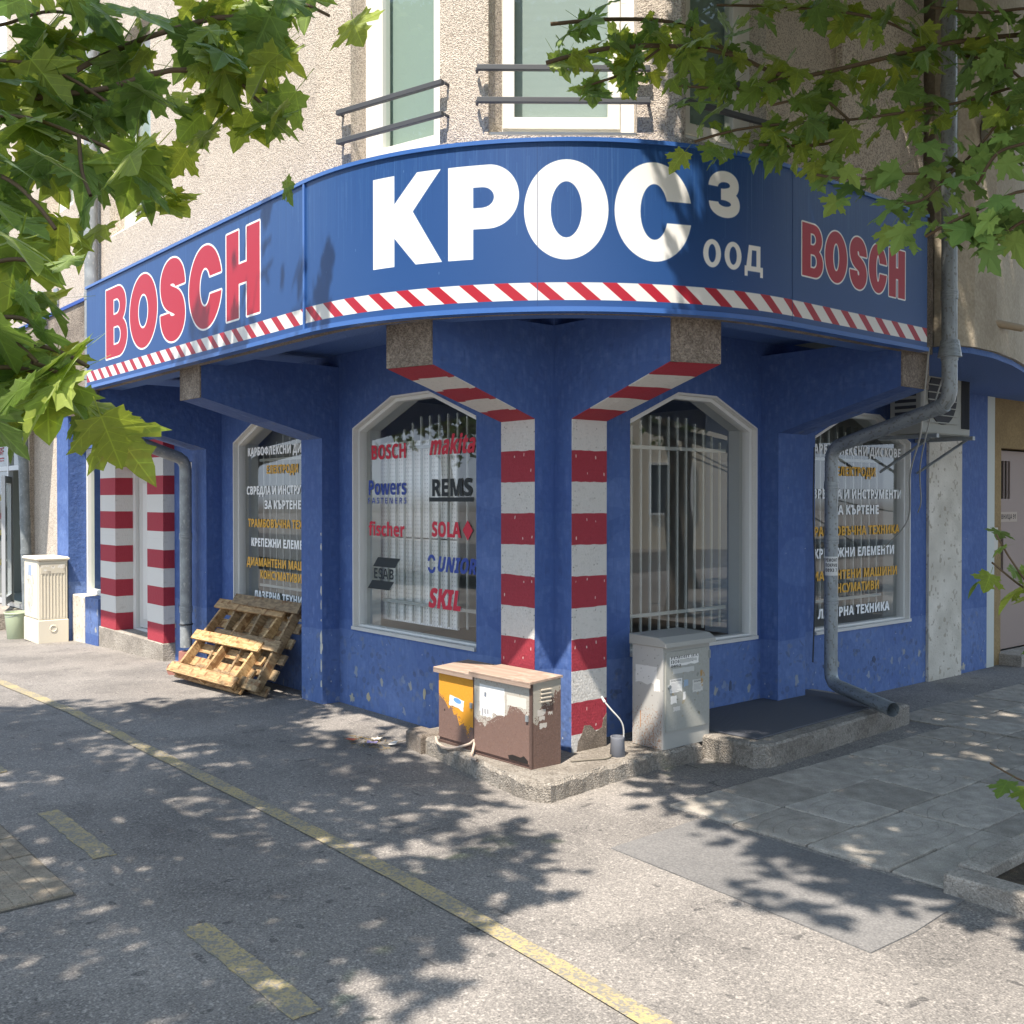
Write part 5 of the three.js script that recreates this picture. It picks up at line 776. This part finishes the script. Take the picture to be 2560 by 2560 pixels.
function trunkGeo(base, top, r0, r1) { const pts = []; for (let k = 0; k <= 6; k++) pts.push(V(mix(base[0], top[0], k / 6) + (k % 6 ? rr(-0.05, 0.05) : 0), mix(base[1], top[1], k / 6), mix(base[2], top[2], k / 6) + (k % 6 ? rr(-0.05, 0.05) : 0))); const N = 18, g = new THREE.TubeGeometry(new THREE.CatmullRomCurve3(pts), N, 1, 14, false), p = g.attributes.position, n = g.attributes.normal; for (let i = 0; i < p.count; i++) { const t = Math.floor(i / 15) / N, r = mix(r0, r1, t) * (1 + 0.35 * Math.exp(-t * 14)) * (1 + 0.04 * noise2(i * 0.7, t * 9)); p.setXYZ(i, p.getX(i) + n.getX(i) * (r - 1), p.getY(i) + n.getY(i) * (r - 1), p.getZ(i) + n.getZ(i) * (r - 1)); } const uv = g.attributes.uv; for (let i = 0; i < uv.count; i++) uv.setXY(i, uv.getY(i) * 2, uv.getX(i) * 4); g.computeVertexNormals(); return g; }
function bulkLeaves(t, mats, name = 'crown') {
  const m = new THREE.InstancedMesh(leafGeos[0], bulkLeaf, mats.length), c = new THREE.Color(); m.name = name; m.castShadow = m.receiveShadow = true; m.userData.kind = 'stuff'; t.add(m);
  mats.forEach((q, i) => { m.setMatrixAt(i, q); const k = rr(0.75, 1.25), y = rr(0, 0.05); m.setColorAt(i, c.setRGB((0.125 + y) * k, (0.22 + y * 0.8) * k, 0.045 * k)); });
}
function tree(label, trunk, fork, twigs, near, shade, clumps, perClump, size, sprays) {
  const t = thing('maple_tree', label, 'tree');
  part('trunk', trunkGeo(trunk, fork, 0.15, 0.1), bark, t);
  const { out, hubs } = crownLeaves(shade, clumps, perClump, size, 0.36, sprays), F = V(...fork);
  // limbs from the fork to the clumps: a few main ones, smaller ones from the nearest of them
  const mains = []; for (let k = 0; k < 9; k++) { const h = hubs[Math.floor(k * hubs.length / 9)], e = F.clone().lerp(h, 0.72); mains.push(e); part('limb', limb(fork, e.toArray(), 0.07, 0.024), bark, t); }
  const fine = hubs.map((h) => { const m = mains.reduce((a, b) => (a.distanceTo(h) < b.distanceTo(h) ? a : b)); return limb(m.toArray(), h.toArray(), 0.014, 0.004, 0.05); });
  const boughs = part('branches', merged(fine), twigBark, t); boughs.userData.kind = 'stuff';
  let leaves = [];
  twigs.forEach((w, i) => { part('twig', new THREE.TubeGeometry(new THREE.CatmullRomCurve3(w.map((p) => V(...p))), 16, near.twig * (i < 2 ? 1.6 : 1), 6, false), twigBark, t); leaves = leaves.concat(twigLeaves(w, near.size, near.every, near.droop, 0.06)); });
  near.roots.forEach(([a, b]) => part('limb', limb(a, b, 0.035, near.twig * 1.6, 0.05), bark, t));
  leaves.slice(0, 300).forEach((q) => { const m = part('leaf', leafGeos[Math.floor(rnd() * 5)], leafMats[Math.floor(rnd() * leafMats.length)], t); m.matrix.copy(q); m.matrix.decompose(m.position, m.quaternion, m.scale); });
  bulkLeaves(t, leaves.slice(300).concat(out));
  return t;
}
const LEFT_TWIGS = [[[1.53, 2.55, 3.65], [1.67, 2.67, 3.41], [1.74, 2.72, 3.24], [1.77, 2.81, 3.06], [1.79, 2.83, 2.88], [1.82, 2.79, 2.76]], [[1.67, 2.67, 3.41], [1.64, 2.85, 3.21], [1.67, 2.97, 3.02], [1.7, 3.05, 2.83], [1.74, 2.99, 2.7]], [[1.67, 2.97, 3.02], [1.63, 3.14, 2.75], [1.64, 3.19, 2.59], [1.7, 3.15, 2.52]], [[1.67, 2.56, 3.64], [1.81, 2.57, 3.47], [1.91, 2.52, 3.36], [1.94, 2.48, 3.24], [2.01, 2.41, 3.16]], [[1.91, 2.52, 3.36], [1.97, 2.41, 3.37], [2.03, 2.34, 3.37]], [[1.87, 2.36, 3.71], [1.99, 2.36, 3.57], [2.11, 2.27, 3.51], [2.13, 2.22, 3.48]], [[1.42, 2.88, 3.63], [1.56, 2.89, 3.46], [1.6, 2.95, 3.34], [1.64, 2.95, 3.21]], [[1.98, 2.08, 3.74], [2.09, 2.13, 3.61], [2.13, 2.14, 3.56], [2.16, 2.13, 3.52]], [[2.09, 1.97, 3.76], [2.2, 1.99, 3.64], [2.24, 1.99, 3.58], [2.27, 1.96, 3.55]], [[2.15, 1.93, 3.77], [2.21, 1.94, 3.62], [2.21, 1.94, 3.54], [2.19, 1.93, 3.48], [2.23, 1.9, 3.44]], [[2.21, 1.85, 3.78], [2.26, 1.88, 3.63], [2.25, 1.88, 3.57], [2.24, 1.86, 3.51]], [[1.58, 2.74, 3.6], [1.7, 2.75, 3.45], [1.73, 2.73, 3.33], [1.77, 2.66, 3.21]], [[1.77, 2.86, 2.9], [1.84, 2.75, 2.82], [1.88, 2.71, 2.77]], [[2.21, 1.89, 3.78], [2.29, 1.93, 3.68], [2.29, 1.93, 3.61], [2.31, 1.89, 3.57]], [[2.31, 1.89, 3.58], [2.28, 1.88, 3.53], [2.26, 1.86, 3.48]]];
const RIGHT_TWIGS = [[[3.08, 3.38, -0.06], [2.82, 3.41, 0.09], [2.54, 3.41, 0.27], [2.21, 3.41, 0.35], [1.98, 3.41, 0.47], [1.84, 3.5, 0.64], [1.65, 3.54, 0.87], [1.46, 3.52, 1.1], [1.32, 3.47, 1.25]], [[1.84, 3.5, 0.64], [1.62, 3.68, 0.74], [1.43, 3.7, 0.97], [1.26, 3.68, 1.17]], [[1.65, 3.54, 0.87], [1.54, 3.43, 0.99], [1.41, 3.36, 1.15]], [[1.98, 3.41, 0.47], [1.86, 3.36, 0.61], [1.69, 3.37, 0.82]], [[2.54, 3.41, 0.27], [2.34, 3.56, 0.36], [2.01, 3.7, 0.44], [1.73, 3.76, 0.62]], [[3.02, 3.2, 0.01], [2.82, 3.22, 0.09], [2.65, 3.2, 0.14], [2.43, 3.19, 0.24], [2.21, 3.19, 0.35], [1.98, 3.21, 0.47], [1.8, 3.2, 0.6], [1.7, 3.15, 0.73]], [[2.21, 3.19, 0.35], [2.13, 3.28, 0.45], [1.97, 3.27, 0.56]], [[2.21, 3.19, 0.35], [2.18, 3.11, 0.38], [2.07, 3.1, 0.44], [1.91, 3.12, 0.56]], [[3.06, 3.06, 0.12], [2.86, 3.14, 0.2], [2.75, 3.0, 0.26], [2.64, 2.89, 0.3], [2.46, 2.9, 0.37], [2.27, 2.91, 0.44], [2.18, 2.93, 0.54]], [[2.64, 2.89, 0.3], [2.56, 2.77, 0.4], [2.5, 2.75, 0.48]], [[3.11, 2.68, 0.21], [2.93, 2.73, 0.35], [2.82, 2.69, 0.41], [2.7, 2.64, 0.46], [2.62, 2.6, 0.49]], [[3.11, 2.56, 0.21], [2.93, 2.62, 0.35], [2.86, 2.59, 0.36], [2.78, 2.59, 0.45]], [[3.07, 3.41, 0.11], [2.86, 3.46, 0.2], [2.7, 3.49, 0.24], [2.53, 3.56, 0.29]], [[2.82, 3.22, 0.09], [2.75, 3.3, 0.18], [2.61, 3.37, 0.19]], [[2.91, 2.92, 0.3], [2.84, 2.88, 0.38], [2.77, 2.78, 0.39]]];
const SHOOT_TWIGS = [[[2.93, 0.59, -0.5], [2.89, 1.02, -0.15], [2.86, 1.22, 0.05], [2.8, 1.34, 0.12], [2.75, 1.47, 0.18]], [[2.86, 1.22, 0.05], [2.8, 1.28, 0.11], [2.74, 1.36, 0.19]], [[2.93, 0.23, -0.5], [2.85, 0.43, -0.1], [2.76, 0.49, 0.01], [2.69, 0.55, 0.09]]];
const LEFT_SHADE = [[-4.46, 2.94], [-3.94, 1.91], [-3.74, 1.41], [-3.07, 1.12], [-3.31, 0.49], [-3.01, 0.12], [-2.48, 0.27], [-2.13, 0.59], [-1.35, 0.69], [-0.79, 0.57], [-0.4, 0.6], [0.03, 0.8], [0.7, 1.01], [1.07, 1.26], [1.42, 1.51], [1.6, 1.85], [1.76, 2.13], [1.7, 2.37], [1.38, 2.39], [1.62, 2.59], [1.91, 2.79], [1.28, 3.54], [-0.06, 4.11]];
const RIGHT_SHADE = [[0.6, -0.21], [0.85, -0.98], [0.38, -1.67], [-1.19, -3.21], [-2.1, -5.87], [0.21, -8.63], [6.19, -3.61], [3.28, 0.48], [2.88, 0.46], [2.51, 0.3], [2.29, 0.32], [2.21, 0.41], [2.17, 0.7], [1.93, 0.63], [1.66, 0.45], [1.37, 0.21], [1.09, -0.0], [0.76, -0.16], [0.56, -0.17], [0.36, -0.3]];
tree('maple tree by the paver strip, large leaves hanging before the left sign panel', [-0.6, 0, 3.75], [-0.5, 3.2, 3.7], LEFT_TWIGS, { size: 0.142, every: 0.052, droop: 0.8, twig: 0.005, roots: [[[-0.3, 3.0, 3.7], LEFT_TWIGS[0][0]], [[-0.3, 3.0, 3.7], LEFT_TWIGS[3][0]], [[-0.4, 2.6, 3.7], LEFT_TWIGS[5][0]], [[-0.4, 3.2, 3.7], LEFT_TWIGS[6][0]], [[-0.4, 2.4, 3.7], LEFT_TWIGS[7][0]], [[-0.4, 2.3, 3.7], LEFT_TWIGS[8][0]], [[-0.4, 2.2, 3.7], LEFT_TWIGS[9][0]], [[-0.4, 2.1, 3.7], LEFT_TWIGS[10][0]], [[-0.3, 3.1, 3.7], LEFT_TWIGS[11][0]]] }, LEFT_SHADE, 225, 36, 0.125, [[-2.0, -0.1], [-1.27, -0.04], [-1.5, 0.1], [-2.3, 0.0]]);
tree('maple tree in the kerbed soil bed, branches hanging over the curved sign panel', [4.3, 0, -1.3], [4.2, 3.0, -1.2], RIGHT_TWIGS, { size: 0.112, every: 0.05, droop: 0.8, twig: 0.006, roots: [0, 5, 8, 10, 11, 12].map((i) => [[4.1, 2.9, -1.1], RIGHT_TWIGS[i][0]]) }, RIGHT_SHADE, 780, 42, 0.125);
{
  const s = thing('sapling', 'young maple shoot with broad leaves growing from the kerbed soil bed', 'sapling');
  part('stem', tube([[3.1, 0.06, -0.6], [3.02, 0.3, -0.5], SHOOT_TWIGS[0][0]], 0.008, 7, false, 0.5), twigBark, s);
  let lv = []; SHOOT_TWIGS.forEach((w) => { part('twig', new THREE.TubeGeometry(new THREE.CatmullRomCurve3(w.map((p) => V(...p))), 12, 0.004, 6, false), twigBark, s); lv = lv.concat(twigLeaves(w, 0.1, 0.09, 0.6, 0.45)); });
  lv.forEach((q) => { const m = part('leaf', leafGeos[Math.floor(rnd() * 5)], leafMats[Math.floor(rnd() * leafMats.length)], s); q.decompose(m.position, m.quaternion, m.scale); });
}
// out of view, for the window panes to mirror: street trees, a pale house
function streetTree(label, x, z, h) {
  const t = thing('unseen_street_tree', label, 'tree', [x, 0, z], 0, 'street trees out of view'); part('trunk', trunkGeo([0, 0, 0], [0.1, h * 0.5, 0], 0.14, 0.08), bark, t);
  const lv = []; for (let k = 0; k < 60; k++) { const o = V(rr(-1, 1), rr(-1, 1), rr(-1, 1)); if (o.length() > 1) { k--; continue; } const c = V(o.x * 1.9, h * 0.72 + o.y * h * 0.3, o.z * 1.9); if (k < 8) part('limb', limb([0.1, h * 0.48, 0], c.toArray(), 0.05, 0.015), bark, t); for (let j = 0; j < 34; j++) lv.push(leafAt(c.clone().add(V(rr(-0.5, 0.5), rr(-0.4, 0.4), rr(-0.5, 0.5))), 0.16, 0.5)); }
  bulkLeaves(t, lv);
}
streetTree('round-crowned street tree out of view beyond the soil bed, mirrored in the right windows', 4.7, -6.7, 6.2); streetTree('taller street tree out of view along the side road, mirrored in the right windows', 7.6, -10.4, 6.8); streetTree('street tree out of view past the paver strip, mirrored in the left windows', -9.8, 6.2, 5.4);
{
  const hs = thing('house', 'pale plastered house out of view across the side road, mirrored in the right windows', 'building', [24, 0, -22], -0.7); const wallM = std({ color: 0xd2c7b2, roughness: 0.95 });
  part('wall', box(-9, 9, 0, 8, -4, 4), wallM, hs); part('roof', slab([[-4.6, 8], [4.6, 8], [0, 10.4]], -9.4, 9.4).rotateY(Math.PI / 2), std({ color: 0x8a4a38, roughness: 0.9 }), hs);
  for (const y of [1.2, 4.4]) for (let k = 0; k < 6; k++) { const w = part('window', box(-8 + k * 2.9, -6.7 + k * 2.9, y, y + 1.6, 4.0, 4.05), std({ color: 0x3a4248, roughness: 0.15 }), hs); part('window_frame', slab([[-8.08 + k * 2.9, y - 0.08], [-6.62 + k * 2.9, y - 0.08], [-6.62 + k * 2.9, y + 1.68], [-8.08 + k * 2.9, y + 1.68]], 4.001, 4.08, [[[-8 + k * 2.9, y], [-6.7 + k * 2.9, y], [-6.7 + k * 2.9, y + 1.6], [-8 + k * 2.9, y + 1.6]]]), whiteFrame, w); }
}

renderer.render(scene, camera);
